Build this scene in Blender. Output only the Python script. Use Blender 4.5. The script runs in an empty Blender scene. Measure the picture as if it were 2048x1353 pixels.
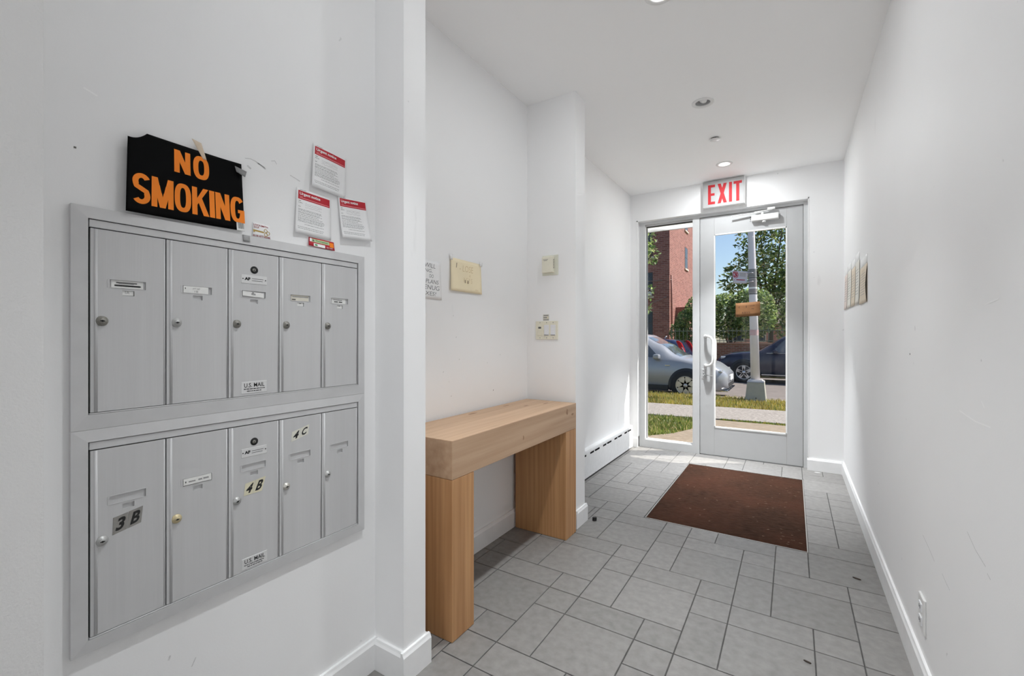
import bpy, bmesh, math, random
from mathutils import Vector, Matrix

random.seed(7)
S = bpy.context.scene
C = bpy.data.collections.new('scene_objects')
S.collection.children.link(C)
PI = math.pi

# ------------------------------------------------------------------ camera
cam_d = bpy.data.cameras.new('camera')
cam_d.sensor_fit = 'HORIZONTAL'
cam_d.sensor_width = 36.0
cam_d.lens = 36.0 * 890.6 / 2048.0
cam_d.shift_y = -3.5 / 2048.0
cam_d.clip_start = 0.02
cam_d.clip_end = 400
cam = bpy.data.objects.new('camera', cam_d)
C.objects.link(cam)
cam.location = (0, 0, 1.17)
cam.rotation_euler = (PI / 2, 0, math.radians(32.2))
S.camera = cam

# ------------------------------------------------------------------ sky, sun, exposure
world = bpy.data.worlds.new('World')
S.world = world
world.use_nodes = True
wn = world.node_tree
wn.nodes.clear()
wo = wn.nodes.new('ShaderNodeOutputWorld')
wb = wn.nodes.new('ShaderNodeBackground')
sky = wn.nodes.new('ShaderNodeTexSky')
sky.sky_type = 'NISHITA'
sky.sun_disc = False
sky.sun_elevation = math.radians(49)
sky.sun_rotation = math.radians(59)
sky.air_density = 1.0
sky.dust_density = 1.0
sky.ozone_density = 1.5
wb.inputs['Strength'].default_value = 0.16
wn.links.new(sky.outputs[0], wb.inputs[0])
wn.links.new(wb.outputs[0], wo.inputs[0])

sun_d = bpy.data.lights.new('sun', 'SUN')
sun_d.energy = 7.4
sun_d.angle = math.radians(0.6)
sun_d.color = (1.0, 0.95, 0.87)
sun = bpy.data.objects.new('sun', sun_d)
C.objects.link(sun)
sun.location = (8, 9, 12)
sun.rotation_euler = Vector((-0.75, -0.45, -1.0)).to_track_quat('-Z', 'Y').to_euler()

GAIN = 1.20             # common dimmer of the interior lamps
HALL_FILL = 2.05       # glow of the unseen fill panel added behind the camera
S.view_settings.view_transform = 'Standard'
S.view_settings.look = 'None'
S.view_settings.exposure = 0.0
S.view_settings.gamma = 1.0
S.view_settings.use_curve_mapping = False
S.cycles.use_adaptive_sampling = True
S.cycles.adaptive_threshold = 0.08
S.cycles.adaptive_min_samples = 16
S.cycles.max_bounces = 9
S.cycles.diffuse_bounces = 8
S.cycles.glossy_bounces = 4
S.cycles.transparent_max_bounces = 12
S.cycles.sample_clamp_indirect = 6.0
S.cycles.caustics_reflective = False
S.cycles.caustics_refractive = False

# ------------------------------------------------------------------ materials
def srgb(r, g, b):
    f = lambda c: (c / 255 / 12.92) if c / 255 <= 0.04045 else ((c / 255 + 0.055) / 1.055) ** 2.4
    return (f(r), f(g), f(b))

MATS = {}
def mat(name, col, rough=0.5, metal=0.0, var=0.0, scale=8.0, stretch=(1, 1, 1), bump=0.0, bscale=None,
        detail=4.0, col2=None, spec=0.5, rnd=0.0, emit=None, estr=0.0, sub=0.0):
    """principled material; noise in world space mixes col with col2 (or a darker col)"""
    if name in MATS:
        return MATS[name]
    m = bpy.data.materials.new(name)
    MATS[name] = m
    m.use_nodes = True
    nt = m.node_tree
    p = nt.nodes['Principled BSDF']
    p.inputs['Base Color'].default_value = (*col, 1)
    p.inputs['Roughness'].default_value = rough
    p.inputs['Metallic'].default_value = metal
    p.inputs['Specular IOR Level'].default_value = spec
    if emit:
        p.inputs['Emission Color'].default_value = (*emit, 1)
        p.inputs['Emission Strength'].default_value = estr
    if var or col2 or bump or rnd:
        geo = nt.nodes.new('ShaderNodeNewGeometry')
        mp = nt.nodes.new('ShaderNodeMapping')
        mp.inputs['Scale'].default_value = stretch
        nt.links.new(geo.outputs['Position'], mp.inputs['Vector'])
        nz = nt.nodes.new('ShaderNodeTexNoise')
        nz.inputs['Scale'].default_value = scale
        nz.inputs['Detail'].default_value = detail
        nt.links.new(mp.outputs[0], nz.inputs['Vector'])
        last = None
        if var or col2:
            ramp = nt.nodes.new('ShaderNodeValToRGB')
            ramp.color_ramp.elements[0].position = 0.3
            ramp.color_ramp.elements[1].position = 0.7
            c2 = col2 if col2 else tuple(c * (1 - var) for c in col)
            ramp.color_ramp.elements[0].color = (*c2, 1)
            ramp.color_ramp.elements[1].color = (*col, 1)
            nt.links.new(nz.outputs['Fac'], ramp.inputs['Fac'])
            last = ramp.outputs['Color']
        if rnd:
            oi = nt.nodes.new('ShaderNodeObjectInfo')
            mr = nt.nodes.new('ShaderNodeMapRange')
            mr.inputs['To Min'].default_value = 1 - rnd
            mr.inputs['To Max'].default_value = 1 + rnd
            nt.links.new(oi.outputs['Random'], mr.inputs['Value'])
            mx = nt.nodes.new('ShaderNodeVectorMath')
            mx.operation = 'SCALE'
            if last:
                nt.links.new(last, mx.inputs[0])
            else:
                mx.inputs[0].default_value = col
            nt.links.new(mr.outputs[0], mx.inputs['Scale'])
            last = mx.outputs[0]
        if last:
            nt.links.new(last, p.inputs['Base Color'])
        if bump:
            n2 = nz
            if bscale:
                n2 = nt.nodes.new('ShaderNodeTexNoise')
                n2.inputs['Scale'].default_value = bscale
                n2.inputs['Detail'].default_value = 3
                nt.links.new(mp.outputs[0], n2.inputs['Vector'])
            b = nt.nodes.new('ShaderNodeBump')
            b.inputs['Strength'].default_value = bump
            b.inputs['Distance'].default_value = 0.004
            nt.links.new(n2.outputs['Fac'], b.inputs['Height'])
            nt.links.new(b.outputs[0], p.inputs['Normal'])
    return m

def paint_mat(name, col, rough=0.5, scuff=0.5, grain=0.06):
    """painted wall: faint mottling, roller grain and sparse smudges and scratches"""
    if name in MATS:
        return MATS[name]
    m = mat(name, col, rough)
    nt = m.node_tree
    p = nt.nodes['Principled BSDF']
    geo = nt.nodes.new('ShaderNodeNewGeometry')
    def noise(scale, detail, stretch=(1, 1, 1), rot=(0, 0, 0)):
        mp = nt.nodes.new('ShaderNodeMapping')
        mp.inputs['Scale'].default_value = stretch
        mp.inputs['Rotation'].default_value = rot
        nt.links.new(geo.outputs['Position'], mp.inputs['Vector'])
        n = nt.nodes.new('ShaderNodeTexNoise')
        n.inputs['Scale'].default_value = scale
        n.inputs['Detail'].default_value = detail
        nt.links.new(mp.outputs[0], n.inputs['Vector'])
        return n.outputs['Fac']
    def rng(sock, a, b, lo, hi):
        r = nt.nodes.new('ShaderNodeMapRange')
        r.inputs['From Min'].default_value = a
        r.inputs['From Max'].default_value = b
        r.inputs['To Min'].default_value = lo
        r.inputs['To Max'].default_value = hi
        nt.links.new(sock, r.inputs['Value'])
        return r.outputs[0]
    def mul(a, b):
        k = nt.nodes.new('ShaderNodeMath')
        k.operation = 'MULTIPLY'
        nt.links.new(a, k.inputs[0])
        nt.links.new(b, k.inputs[1])
        return k.outputs[0]
    f = rng(noise(1.7, 3), 0.3, 0.7, 0.975, 1.0)
    f = mul(f, rng(noise(9, 5, (1, 1, 0.25), (0.5, 0.3, 0.2)), 0.70, 0.76, 1.0, 1.0 - 0.14 * scuff))
    f = mul(f, rng(noise(26, 2), 0.775, 0.80, 1.0, 1.0 - 0.35 * scuff))
    sc = nt.nodes.new('ShaderNodeVectorMath')
    sc.operation = 'SCALE'
    sc.inputs[0].default_value = col
    nt.links.new(f, sc.inputs['Scale'])
    nt.links.new(sc.outputs[0], p.inputs['Base Color'])
    b = nt.nodes.new('ShaderNodeBump')
    b.inputs['Strength'].default_value = grain
    b.inputs['Distance'].default_value = 0.002
    nt.links.new(noise(220, 2), b.inputs['Height'])
    nt.links.new(b.outputs[0], p.inputs['Normal'])
    return m

def glass_mat(name, tint=(1, 1, 1), refl=0.6):
    if name in MATS:
        return MATS[name]
    m = bpy.data.materials.new(name)
    MATS[name] = m
    m.use_nodes = True
    nt = m.node_tree
    nt.nodes.clear()
    o = nt.nodes.new('ShaderNodeOutputMaterial')
    mx = nt.nodes.new('ShaderNodeMixShader')
    t = nt.nodes.new('ShaderNodeBsdfTransparent')
    t.inputs[0].default_value = (*tint, 1)
    g = nt.nodes.new('ShaderNodeBsdfGlossy')
    g.inputs['Roughness'].default_value = 0.02
    fr = nt.nodes.new('ShaderNodeFresnel')
    fr.inputs['IOR'].default_value = 1.35
    k = nt.nodes.new('ShaderNodeMath')
    k.operation = 'MULTIPLY'
    k.inputs[1].default_value = refl
    geo = nt.nodes.new('ShaderNodeNewGeometry')       # reflect on the outer faces of the pane only
    inv = nt.nodes.new('ShaderNodeMath')
    inv.operation = 'SUBTRACT'
    inv.inputs[0].default_value = 1.0
    nt.links.new(geo.outputs['Backfacing'], inv.inputs[1])
    k2 = nt.nodes.new('ShaderNodeMath')
    k2.operation = 'MULTIPLY'
    nt.links.new(fr.outputs[0], k.inputs[0])
    nt.links.new(k.outputs[0], k2.inputs[0])
    nt.links.new(inv.outputs[0], k2.inputs[1])
    nt.links.new(k2.outputs[0], mx.inputs[0])
    nt.links.new(t.outputs[0], mx.inputs[1])
    nt.links.new(g.outputs[0], mx.inputs[2])
    nt.links.new(mx.outputs[0], o.inputs[0])
    return m

def brick_mat(name, c1, c2, mortar, w=0.21, h=0.07, rough=0.85):
    if name in MATS:
        return MATS[name]
    m = mat(name, c1, rough)
    nt = m.node_tree
    p = nt.nodes['Principled BSDF']
    geo = nt.nodes.new('ShaderNodeNewGeometry')
    sep = nt.nodes.new('ShaderNodeSeparateXYZ')
    nt.links.new(geo.outputs['Position'], sep.inputs[0])
    ad = nt.nodes.new('ShaderNodeMath')
    nt.links.new(sep.outputs[0], ad.inputs[0])
    nt.links.new(sep.outputs[1], ad.inputs[1])
    cmb = nt.nodes.new('ShaderNodeCombineXYZ')
    nt.links.new(ad.outputs[0], cmb.inputs[0])
    nt.links.new(sep.outputs[2], cmb.inputs[1])
    bt = nt.nodes.new('ShaderNodeTexBrick')
    bt.inputs['Color1'].default_value = (*c1, 1)
    bt.inputs['Color2'].default_value = (*c2, 1)
    bt.inputs['Mortar'].default_value = (*mortar, 1)
    bt.inputs['Scale'].default_value = 1.0
    bt.inputs['Mortar Size'].default_value = 0.008
    bt.inputs['Brick Width'].default_value = w
    bt.inputs['Row Height'].default_value = h
    nt.links.new(cmb.outputs[0], bt.inputs['Vector'])
    nt.links.new(bt.outputs['Color'], p.inputs['Base Color'])
    return m

WALL = paint_mat('wall_paint', (0.89, 0.89, 0.893), 0.6, 0.55)
WALL_ROUGH_SHADED = paint_mat('wall_paint_rough_shaded', (0.76, 0.755, 0.75), 0.6, 1.0, 0.35)  # rough plaster; the shade on this wall is put into its greyer colour
CEIL = paint_mat('ceiling_paint', (0.955, 0.955, 0.955), 0.6, 0.15)
TRIM = mat('trim_paint', (0.88, 0.882, 0.885), 0.32, var=0.05, scale=14)
GROUT = mat('grout', (0.095, 0.093, 0.09), 0.9, var=0.25, scale=30)
TILE = mat('porcelain_tile', (0.262, 0.252, 0.243), 0.5, col2=(0.200, 0.193, 0.186), scale=30, detail=10, bump=0.05, bscale=160, rnd=0.07)
ALU = mat('satin_aluminium', (0.60, 0.60, 0.605), 0.5, metal=0.12, var=0.05, scale=60, stretch=(1, 1, 0.03), bump=0.04, bscale=300)
ALU_FRAME = mat('aluminium_frame', (0.63, 0.63, 0.635), 0.5, metal=0.10, var=0.06, scale=22, bump=0.02, bscale=200)
DARK = mat('dark_gap', (0.012, 0.012, 0.012), 0.8)
CHROME = mat('worn_chrome', (0.50, 0.50, 0.49), 0.42, metal=0.35, var=0.12, scale=300)
NICKEL = mat('tarnished_nickel', (0.30, 0.29, 0.26), 0.45, metal=0.35, var=0.3, scale=300)
BRASS = mat('pale_brass', (0.66, 0.56, 0.34), 0.42, metal=0.2, var=0.15, scale=300)
PAPER = mat('white_paper', (0.90, 0.90, 0.905), 0.75, var=0.03, scale=30)
CARD = mat('white_card', (0.84, 0.84, 0.82), 0.7, var=0.06, scale=120)
CREAM = mat('cream_sticker', (0.76, 0.72, 0.54), 0.6, var=0.08, scale=150)
GREYST = mat('grey_sticker', (0.30, 0.29, 0.27), 0.5, var=0.1, scale=150)
PLATE = mat('label_plate', (0.74, 0.74, 0.74), 0.4, metal=0.2, var=0.05, scale=150)
INK = mat('black_ink', (0.012, 0.012, 0.012), 0.6)
GREYINK = mat('grey_ink', (0.36, 0.36, 0.36), 0.8, var=0.2, scale=500)
MIDINK = mat('dark_grey_ink', (0.12, 0.12, 0.12), 0.8)
RED = mat('red_print', srgb(190, 22, 42), 0.55, var=0.08, scale=40)
PINK = mat('pink_print', srgb(238, 150, 155), 0.6)
BLACKSIGN = mat('black_card', (0.004, 0.004, 0.0043), 0.6, spec=0.06, var=0.2, scale=20)
ORANGE = mat('orange_print', (1.0, 0.27, 0.028), 0.6, var=0.05, scale=30, spec=0.2)
MANILA = mat('manila_paper', srgb(248, 234, 200), 0.75, var=0.05, scale=12)
CARDBD = mat('cardboard', srgb(128, 88, 52), 0.8, var=0.1, scale=30)
IVORY = mat('ivory_plastic', srgb(232, 228, 210), 0.35, var=0.03, scale=60)
ROCKER = mat('white_plastic', srgb(230, 231, 234), 0.3, var=0.03, scale=60)
TAPE = mat('clear_tape', (0.88, 0.88, 0.88), 0.15, var=0.08, scale=80)
MASK = mat('masking_tape', srgb(226, 208, 186), 0.7, var=0.08, scale=90)
DOORW = mat('door_paint', (0.50, 0.505, 0.51), 0.6, var=0.04, scale=9, bump=0.01, bscale=120)
DOORFR = mat('door_frame_paint', (0.60, 0.605, 0.61), 0.55, var=0.04, scale=9)
BEAD = mat('glazing_bead', (0.84, 0.84, 0.83), 0.3, var=0.03, scale=30)
GLASS = glass_mat('window_glass', (0.97, 0.98, 0.98), 0.5)
METALW = mat('white_enamel', (0.80, 0.80, 0.79), 0.3, var=0.04, scale=40)
GASKET = mat('rubber_gasket', (0.03, 0.03, 0.032), 0.6)
HEATER = mat('heater_enamel', (0.80, 0.805, 0.81), 0.35, var=0.06, scale=25)
SIGNWH = mat('exit_face', (0.36, 0.36, 0.36), 0.7, var=0.03, scale=30)
EXITRED = mat('exit_red', srgb(168, 18, 28), 0.7, var=0.06, scale=30)

def wood_mat(name, axis, c1, c2, fine):
    """oak veneer with the grain running along axis (0,1,2)"""
    st = [fine, fine, fine]
    st[axis] = 1.3
    m = mat(name, srgb(*c1), 0.5, col2=srgb(*c2), scale=1.0, stretch=tuple(st), detail=7, bump=0.06, bscale=6)
    nt = m.node_tree
    p = nt.nodes['Principled BSDF']
    src = p.inputs['Base Color'].links[0].from_socket
    geo = nt.nodes.new('ShaderNodeNewGeometry')
    mp = nt.nodes.new('ShaderNodeMapping')
    s2 = [9.0, 9.0, 9.0]
    s2[axis] = 2.2
    mp.inputs['Scale'].default_value = s2
    nt.links.new(geo.outputs['Position'], mp.inputs[0])
    nz = nt.nodes.new('ShaderNodeTexNoise')
    nz.inputs['Scale'].default_value = 1.0
    nz.inputs['Detail'].default_value = 3
    nt.links.new(mp.outputs[0], nz.inputs['Vector'])
    mr = nt.nodes.new('ShaderNodeMapRange')
    mr.inputs['From Min'].default_value = 0.62
    mr.inputs['From Max'].default_value = 0.78
    mr.inputs['To Min'].default_value = 1.0
    mr.inputs['To Max'].default_value = 0.66
    nt.links.new(nz.outputs['Fac'], mr.inputs[0])
    sc = nt.nodes.new('ShaderNodeVectorMath')
    sc.operation = 'SCALE'
    nt.links.new(src, sc.inputs[0])
    nt.links.new(mr.outputs[0], sc.inputs['Scale'])
    nt.links.new(sc.outputs[0], p.inputs['Base Color'])
    return m
WOOD_Y = wood_mat('oak_grain_long', 1, (194, 163, 134), (174, 142, 113), 34.0)
WOOD_Z = wood_mat('oak_grain_upright', 2, (198, 152, 106), (168, 121, 78), 60.0)

# ------------------------------------------------------------------ mesh helpers (all shapes given in world coordinates)
ORIG = {}
def box(bm, x0, x1, y0, y1, z0, z1, mi=0):
    v = [bm.verts.new(p) for p in ((x0, y0, z0), (x1, y0, z0), (x1, y1, z0), (x0, y1, z0),
                                   (x0, y0, z1), (x1, y0, z1), (x1, y1, z1), (x0, y1, z1))]
    for f in ((0, 3, 2, 1), (4, 5, 6, 7), (0, 1, 5, 4), (1, 2, 6, 5), (2, 3, 7, 6), (3, 0, 4, 7)):
        fc = bm.faces.new([v[i] for i in f])
        fc.material_index = mi
    return v

def bev(bm, w, seg=1):
    bmesh.ops.bevel(bm, geom=list(bm.edges), offset=w, offset_type='OFFSET', segments=seg, profile=0.5, affect='EDGES')

def boxbm(x0, x1, y0, y1, z0, z1, b=0.0, seg=1):
    bm = bmesh.new()
    box(bm, x0, x1, y0, y1, z0, z1)
    if b:
        bev(bm, b, seg)
    return bm

def prism(bm, pts, vec, mi=0):
    a = [bm.verts.new(p) for p in pts]
    b = [bm.verts.new(Vector(p) + Vector(vec)) for p in pts]
    n = len(pts)
    fs = [bm.faces.new(a[::-1]), bm.faces.new(b)]
    for i in range(n):
        fs.append(bm.faces.new((a[i], a[(i + 1) % n], b[(i + 1) % n], b[i])))
    for f in fs:
        f.material_index = mi
    return fs

def tube(bm, pts, r, n=10, caps=True, r2=None, mi=0):
    pts = [Vector(p) for p in pts]
    rings = []
    up = Vector((0.123, 0.37, 0.92)).normalized()
    for i, p in enumerate(pts):
        d = (pts[min(i + 1, len(pts) - 1)] - pts[max(i - 1, 0)]).normalized()
        a = d.cross(up)
        if a.length < 1e-4:
            a = d.cross(Vector((1, 0, 0)))
        a.normalize()
        b = d.cross(a).normalized()
        rr = r if r2 is None else r + (r2 - r) * i / max(1, len(pts) - 1)
        rings.append([bm.verts.new(p + (a * math.cos(2 * PI * k / n) + b * math.sin(2 * PI * k / n)) * rr) for k in range(n)])
    for i in range(len(rings) - 1):
        for k in range(n):
            f = bm.faces.new((rings[i][k], rings[i][(k + 1) % n], rings[i + 1][(k + 1) % n], rings[i + 1][k]))
            f.smooth = True
            f.material_index = mi
    if caps:
        bm.faces.new(rings[0][::-1]).material_index = mi
        bm.faces.new(rings[-1]).material_index = mi

def lathe(bm, prof, centre, axis, n=24, mi=0, smooth=True, closed=True):
    """prof: list of (radius, offset along axis); axis: unit vector"""
    ax = Vector(axis).normalized()
    a = ax.orthogonal().normalized()
    b = ax.cross(a)
    c = Vector(centre)
    rings = []
    for r, h in prof:
        if r < 1e-6:
            rings.append([bm.verts.new(c + ax * h)])
        else:
            rings.append([bm.verts.new(c + ax * h + (a * math.cos(2 * PI * k / n) + b * math.sin(2 * PI * k / n)) * r) for k in range(n)])
    for i in range(len(rings) - 1):
        A, B = rings[i], rings[i + 1]
        for k in range(n):
            k2 = (k + 1) % n
            if len(A) == 1 and len(B) == 1:
                continue
            if len(A) == 1:
                f = bm.faces.new((A[0], B[k2], B[k]))
            elif len(B) == 1:
                f = bm.faces.new((A[k], A[k2], B[0]))
            else:
                f = bm.faces.new((A[k], A[k2], B[k2], B[k]))
            f.smooth = smooth
            f.material_index = mi

def grid_relief(bm, us, vs, depth, P, mi=lambda i, j: 0, skip=lambda i, j: False):
    """cells between the cut lines us x vs, each at depth(i,j); P(u,v,d) gives the point; walls join cells of unlike depth"""
    nu, nv = len(us) - 1, len(vs) - 1
    D = [[depth(i, j) for j in range(nv)] for i in range(nu)]
    def quad(pts, m):
        f = bm.faces.new([bm.verts.new(p) for p in pts])
        f.material_index = m
    for i in range(nu):
        for j in range(nv):
            if skip(i, j):
                continue
            d = D[i][j]
            quad([P(us[i], vs[j], d), P(us[i + 1], vs[j], d), P(us[i + 1], vs[j + 1], d), P(us[i], vs[j + 1], d)], mi(i, j))
            if i + 1 < nu and D[i + 1][j] != d:
                e = D[i + 1][j]
                quad([P(us[i + 1], vs[j], d), P(us[i + 1], vs[j], e), P(us[i + 1], vs[j + 1], e), P(us[i + 1], vs[j + 1], d)], mi(i, j) if d < e else mi(i + 1, j))
            if j + 1 < nv and D[i][j + 1] != d:
                e = D[i][j + 1]
                quad([P(us[i], vs[j + 1], d), P(us[i + 1], vs[j + 1], d), P(us[i + 1], vs[j + 1], e), P(us[i], vs[j + 1], e)], mi(i, j) if d < e else mi(i, j + 1))

def obj(name, bm, m, parent=None, origin=None, fix=True):
    if fix:
        bmesh.ops.recalc_face_normals(bm, faces=bm.faces)
    if parent is not None:
        o0 = ORIG[parent.name]
    else:
        if origin is None:
            xs = [v.co.x for v in bm.verts]; ys = [v.co.y for v in bm.verts]; zs = [v.co.z for v in bm.verts]
            origin = ((min(xs) + max(xs)) / 2, (min(ys) + max(ys)) / 2, min(zs))
        o0 = Vector(origin)
    for v in bm.verts:
        v.co -= o0
    me = bpy.data.meshes.new(name)
    bm.to_mesh(me)
    bm.free()
    for k in (m if isinstance(m, (list, tuple)) else [m]):
        me.materials.append(k)
    o = bpy.data.objects.new(name, me)
    C.objects.link(o)
    if parent is not None:
        o.parent = parent
    else:
        o.location = o0
    ORIG[o.name] = Vector(o0)
    return o

def thing(name, loc, label, cat, group=None):
    o = bpy.data.objects.new(name, None)
    o.empty_display_size = 0.1
    C.objects.link(o)
    o.location = loc
    ORIG[o.name] = Vector(loc)
    return tag(o, label, cat, group)

def tag(o, label, cat, group=None):
    o['label'] = label
    o['category'] = cat
    if group:
        o['group'] = group
    return o

def struct(name, bm, m, label=None):
    o = obj(name, bm, m)
    o['kind'] = 'structure'
    if label:
        o['label'] = label
    return o

def stuff(o, label=None, cat=None):
    o['kind'] = 'stuff'
    if label:
        tag(o, label, cat)
    return o

def explode(o):
    """turn the loose pieces of a joined mesh into objects of their own"""
    bm = bmesh.new(); bm.from_mesh(o.data)
    left = set(bm.verts); isl = []
    while left:
        st = [left.pop()]; cur = set(st)
        while st:
            for e in st.pop().link_edges:
                for v in e.verts:
                    if v in left: left.discard(v); cur.add(v); st.append(v)
        isl.append(cur)
    for k, cur in enumerate(isl):
        b2 = bm.copy()
        ids = {v.index for v in cur}
        bmesh.ops.delete(b2, geom=[v for v in b2.verts if v.index not in ids], context='VERTS')
        if k == 0:
            b2.to_mesh(o.data)
        else:
            me = bpy.data.meshes.new(o.data.name)
            b2.to_mesh(me)
            for m in o.data.materials: me.materials.append(m)
            q = bpy.data.objects.new(o.name.split('.')[0], me)
            C.objects.link(q); q.parent = o.parent; q.location = o.location
        b2.free()
    bm.free()

# ------------------------------------------------------------------ lettering
_TX = {}
def text_geo(s, bold=0.0, shear=0.0, res=3, spacing=1.0):
    key = (s, bold, shear, res, spacing)
    if key in _TX:
        return _TX[key]
    cu = bpy.data.curves.new('lettering_source', 'FONT')
    cu.body = s
    cu.offset = bold
    cu.shear = shear
    cu.resolution_u = res
    cu.space_character = spacing
    cu.fill_mode = 'FRONT'
    o = bpy.data.objects.new('lettering_source', cu)
    S.collection.objects.link(o)
    bpy.context.view_layer.update()
    dg = bpy.context.evaluated_depsgraph_get()
    me = o.evaluated_get(dg).to_mesh()
    vs = [(v.co.x, v.co.y) for v in me.vertices]
    fs = [tuple(p.vertices) for p in me.polygons]
    o.evaluated_get(dg).to_mesh_clear()
    bpy.data.objects.remove(o)
    bpy.data.curves.remove(cu)
    x0 = min(v[0] for v in vs); x1 = max(v[0] for v in vs)
    y0 = min(v[1] for v in vs); y1 = max(v[1] for v in vs)
    vs = [((x - x0) / (x1 - x0), (y - y0) / (y1 - y0)) for x, y in vs]
    _TX[key] = (vs, fs)
    return _TX[key]

def text_on(bm, s, u0, u1, v0, v1, P, off=0.0006, mi=0, **kw):
    vs, fs = text_geo(s, **kw)
    V = [bm.verts.new(P(u0 + (u1 - u0) * x, v0 + (v1 - v0) * y, off)) for x, y in vs]
    for f in fs:
        try:
            bm.faces.new([V[i] for i in f]).material_index = mi
        except ValueError:
            pass

def patch_on(bm, u0, u1, v0, v1, P, off=0.0006, mi=0, nu=4, nv=2):
    g = [[bm.verts.new(P(u0 + (u1 - u0) * i / nu, v0 + (v1 - v0) * j / nv, off)) for j in range(nv + 1)] for i in range(nu + 1)]
    for i in range(nu):
        for j in range(nv):
            bm.faces.new((g[i][j], g[i + 1][j], g[i + 1][j + 1], g[i][j + 1])).material_index = mi

def stroke_on(bm, pts, w, P, off=0.0006, mi=0):
    """a flat ribbon along the polyline pts in (u,v), width w"""
    n = len(pts)
    L, R = [], []
    for i in range(n):
        a = pts[max(i - 1, 0)]; b = pts[min(i + 1, n - 1)]
        dx, dy = b[0] - a[0], b[1] - a[1]
        l = math.hypot(dx, dy) or 1
        nx, ny = -dy / l * w / 2, dx / l * w / 2
        L.append(bm.verts.new(P(pts[i][0] + nx, pts[i][1] + ny, off)))
        R.append(bm.verts.new(P(pts[i][0] - nx, pts[i][1] - ny, off)))
    for i in range(n - 1):
        bm.faces.new((R[i], R[i + 1], L[i + 1], L[i])).material_index = mi

def arc(cx, cy, rx, ry, a0, a1, n=12):
    return [(cx + rx * math.cos(math.radians(a0 + (a1 - a0) * i / n)), cy + ry * math.sin(math.radians(a0 + (a1 - a0) * i / n))) for i in range(n + 1)]

def sheet_map(tl, tr, br, bl, plane, lift=lambda u, v: 0.0):
    """(u,v) in the unit square -> point of a sheet hung on a wall; plane(a, z, off) places wall coordinates"""
    def P(u, v, off=0.0):
        a = (bl[0] * (1 - u) + br[0] * u) * (1 - v) + (tl[0] * (1 - u) + tr[0] * u) * v
        z = (bl[1] * (1 - u) + br[1] * u) * (1 - v) + (tl[1] * (1 - u) + tr[1] * u) * v
        return plane(a, z, off + lift(u, v))
    return P

def sheet_bm(P, nu=10, nv=10, th=0.0005, mi=0):
    bm = bmesh.new()
    F = [[bm.verts.new(P(i / nu, j / nv, th)) for j in range(nv + 1)] for i in range(nu + 1)]
    B = [[bm.verts.new(P(i / nu, j / nv, 0.0)) for j in range(nv + 1)] for i in range(nu + 1)]
    for i in range(nu):
        for j in range(nv):
            bm.faces.new((F[i][j], F[i + 1][j], F[i + 1][j + 1], F[i][j + 1])).smooth = True
            bm.faces.new((B[i][j + 1], B[i + 1][j + 1], B[i + 1][j], B[i][j])).smooth = True
    for i in range(nu):
        bm.faces.new((F[i][0], B[i][0], B[i + 1][0], F[i + 1][0]))
        bm.faces.new((F[i + 1][nv], B[i + 1][nv], B[i][nv], F[i][nv]))
    for j in range(nv):
        bm.faces.new((F[0][j + 1], B[0][j + 1], B[0][j], F[0][j]))
        bm.faces.new((F[nu][j], B[nu][j], B[nu][j + 1], F[nu][j + 1]))
    return bm

# ================================================================== THE ROOM
ZC = 2.665            # ceiling
XL = -1.457           # left wall and back of the bench alcove
XR = 0.369            # right wall
YD = 4.68             # door wall
XP = -1.111           # face of the piers
XM = -1.253           # mailbox wall
YB = -2.4             # end of the hall behind the camera
ZT = 2.95

struct('wall_left', boxbm(XL - 0.14, XL, 1.183, YD + 0.22, -0.05, ZT), WALL, 'white wall behind the wooden bench and the baseboard heater')
struct('wall_left_2', boxbm(XL, XP - 0.006, 2.5, 2.642, -0.05, ZT), WALL, 'narrow white pilaster at the far end of the bench alcove')
struct('wall_left_3', boxbm(XL - 0.14, XP, 1.078, 1.183, -0.05, ZT), WALL, 'white pier between mailboxes and bench alcove')
struct('wall_left_4', boxbm(XL - 0.14, XM, 0.223, 1.078, -0.05, ZT), WALL, 'recessed white wall that holds the mailboxes')
struct('wall_left_5', boxbm(XL - 0.14, XP, YB, 0.223, -0.05, ZT), WALL_ROUGH_SHADED, 'rough plastered white wall at the left edge, its shade put into a greyer colour')
struct('wall_right', boxbm(XR, XR + 0.14, YB, YD + 0.22, -0.05, ZT), WALL, 'long plain white wall with scuffs on the right')
struct('wall_back', boxbm(XL - 0.14, XR + 0.14, YB - 0.14, YB, -0.05, ZT), WALL)
# door wall with the opening of the storefront
OX0, OX1, OZ = -1.392, 0.121, 2.388
bm = bmesh.new()
box(bm, XL, OX0, YD, YD + 0.22, -0.05, ZT)
box(bm, OX1, XR, YD, YD + 0.22, -0.05, ZT)
box(bm, OX0, OX1, YD, YD + 0.22, OZ, ZT)
struct('wall_front', bm, WALL, 'white end wall around the glazed entrance')
# drywall edge bead round the opening
bm = bmesh.new()
box(bm, OX0, OX0 + 0.012, YD - 0.003, YD + 0.058, 0.11, OZ)
box(bm, OX1 - 0.006, OX1, YD - 0.003, YD + 0.058, 0.11, OZ)
box(bm, OX0, OX1, YD - 0.003, YD + 0.058, OZ - 0.012, OZ)
struct('trim_1', bm, TRIM, 'white edge bead round the entrance opening')

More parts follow.
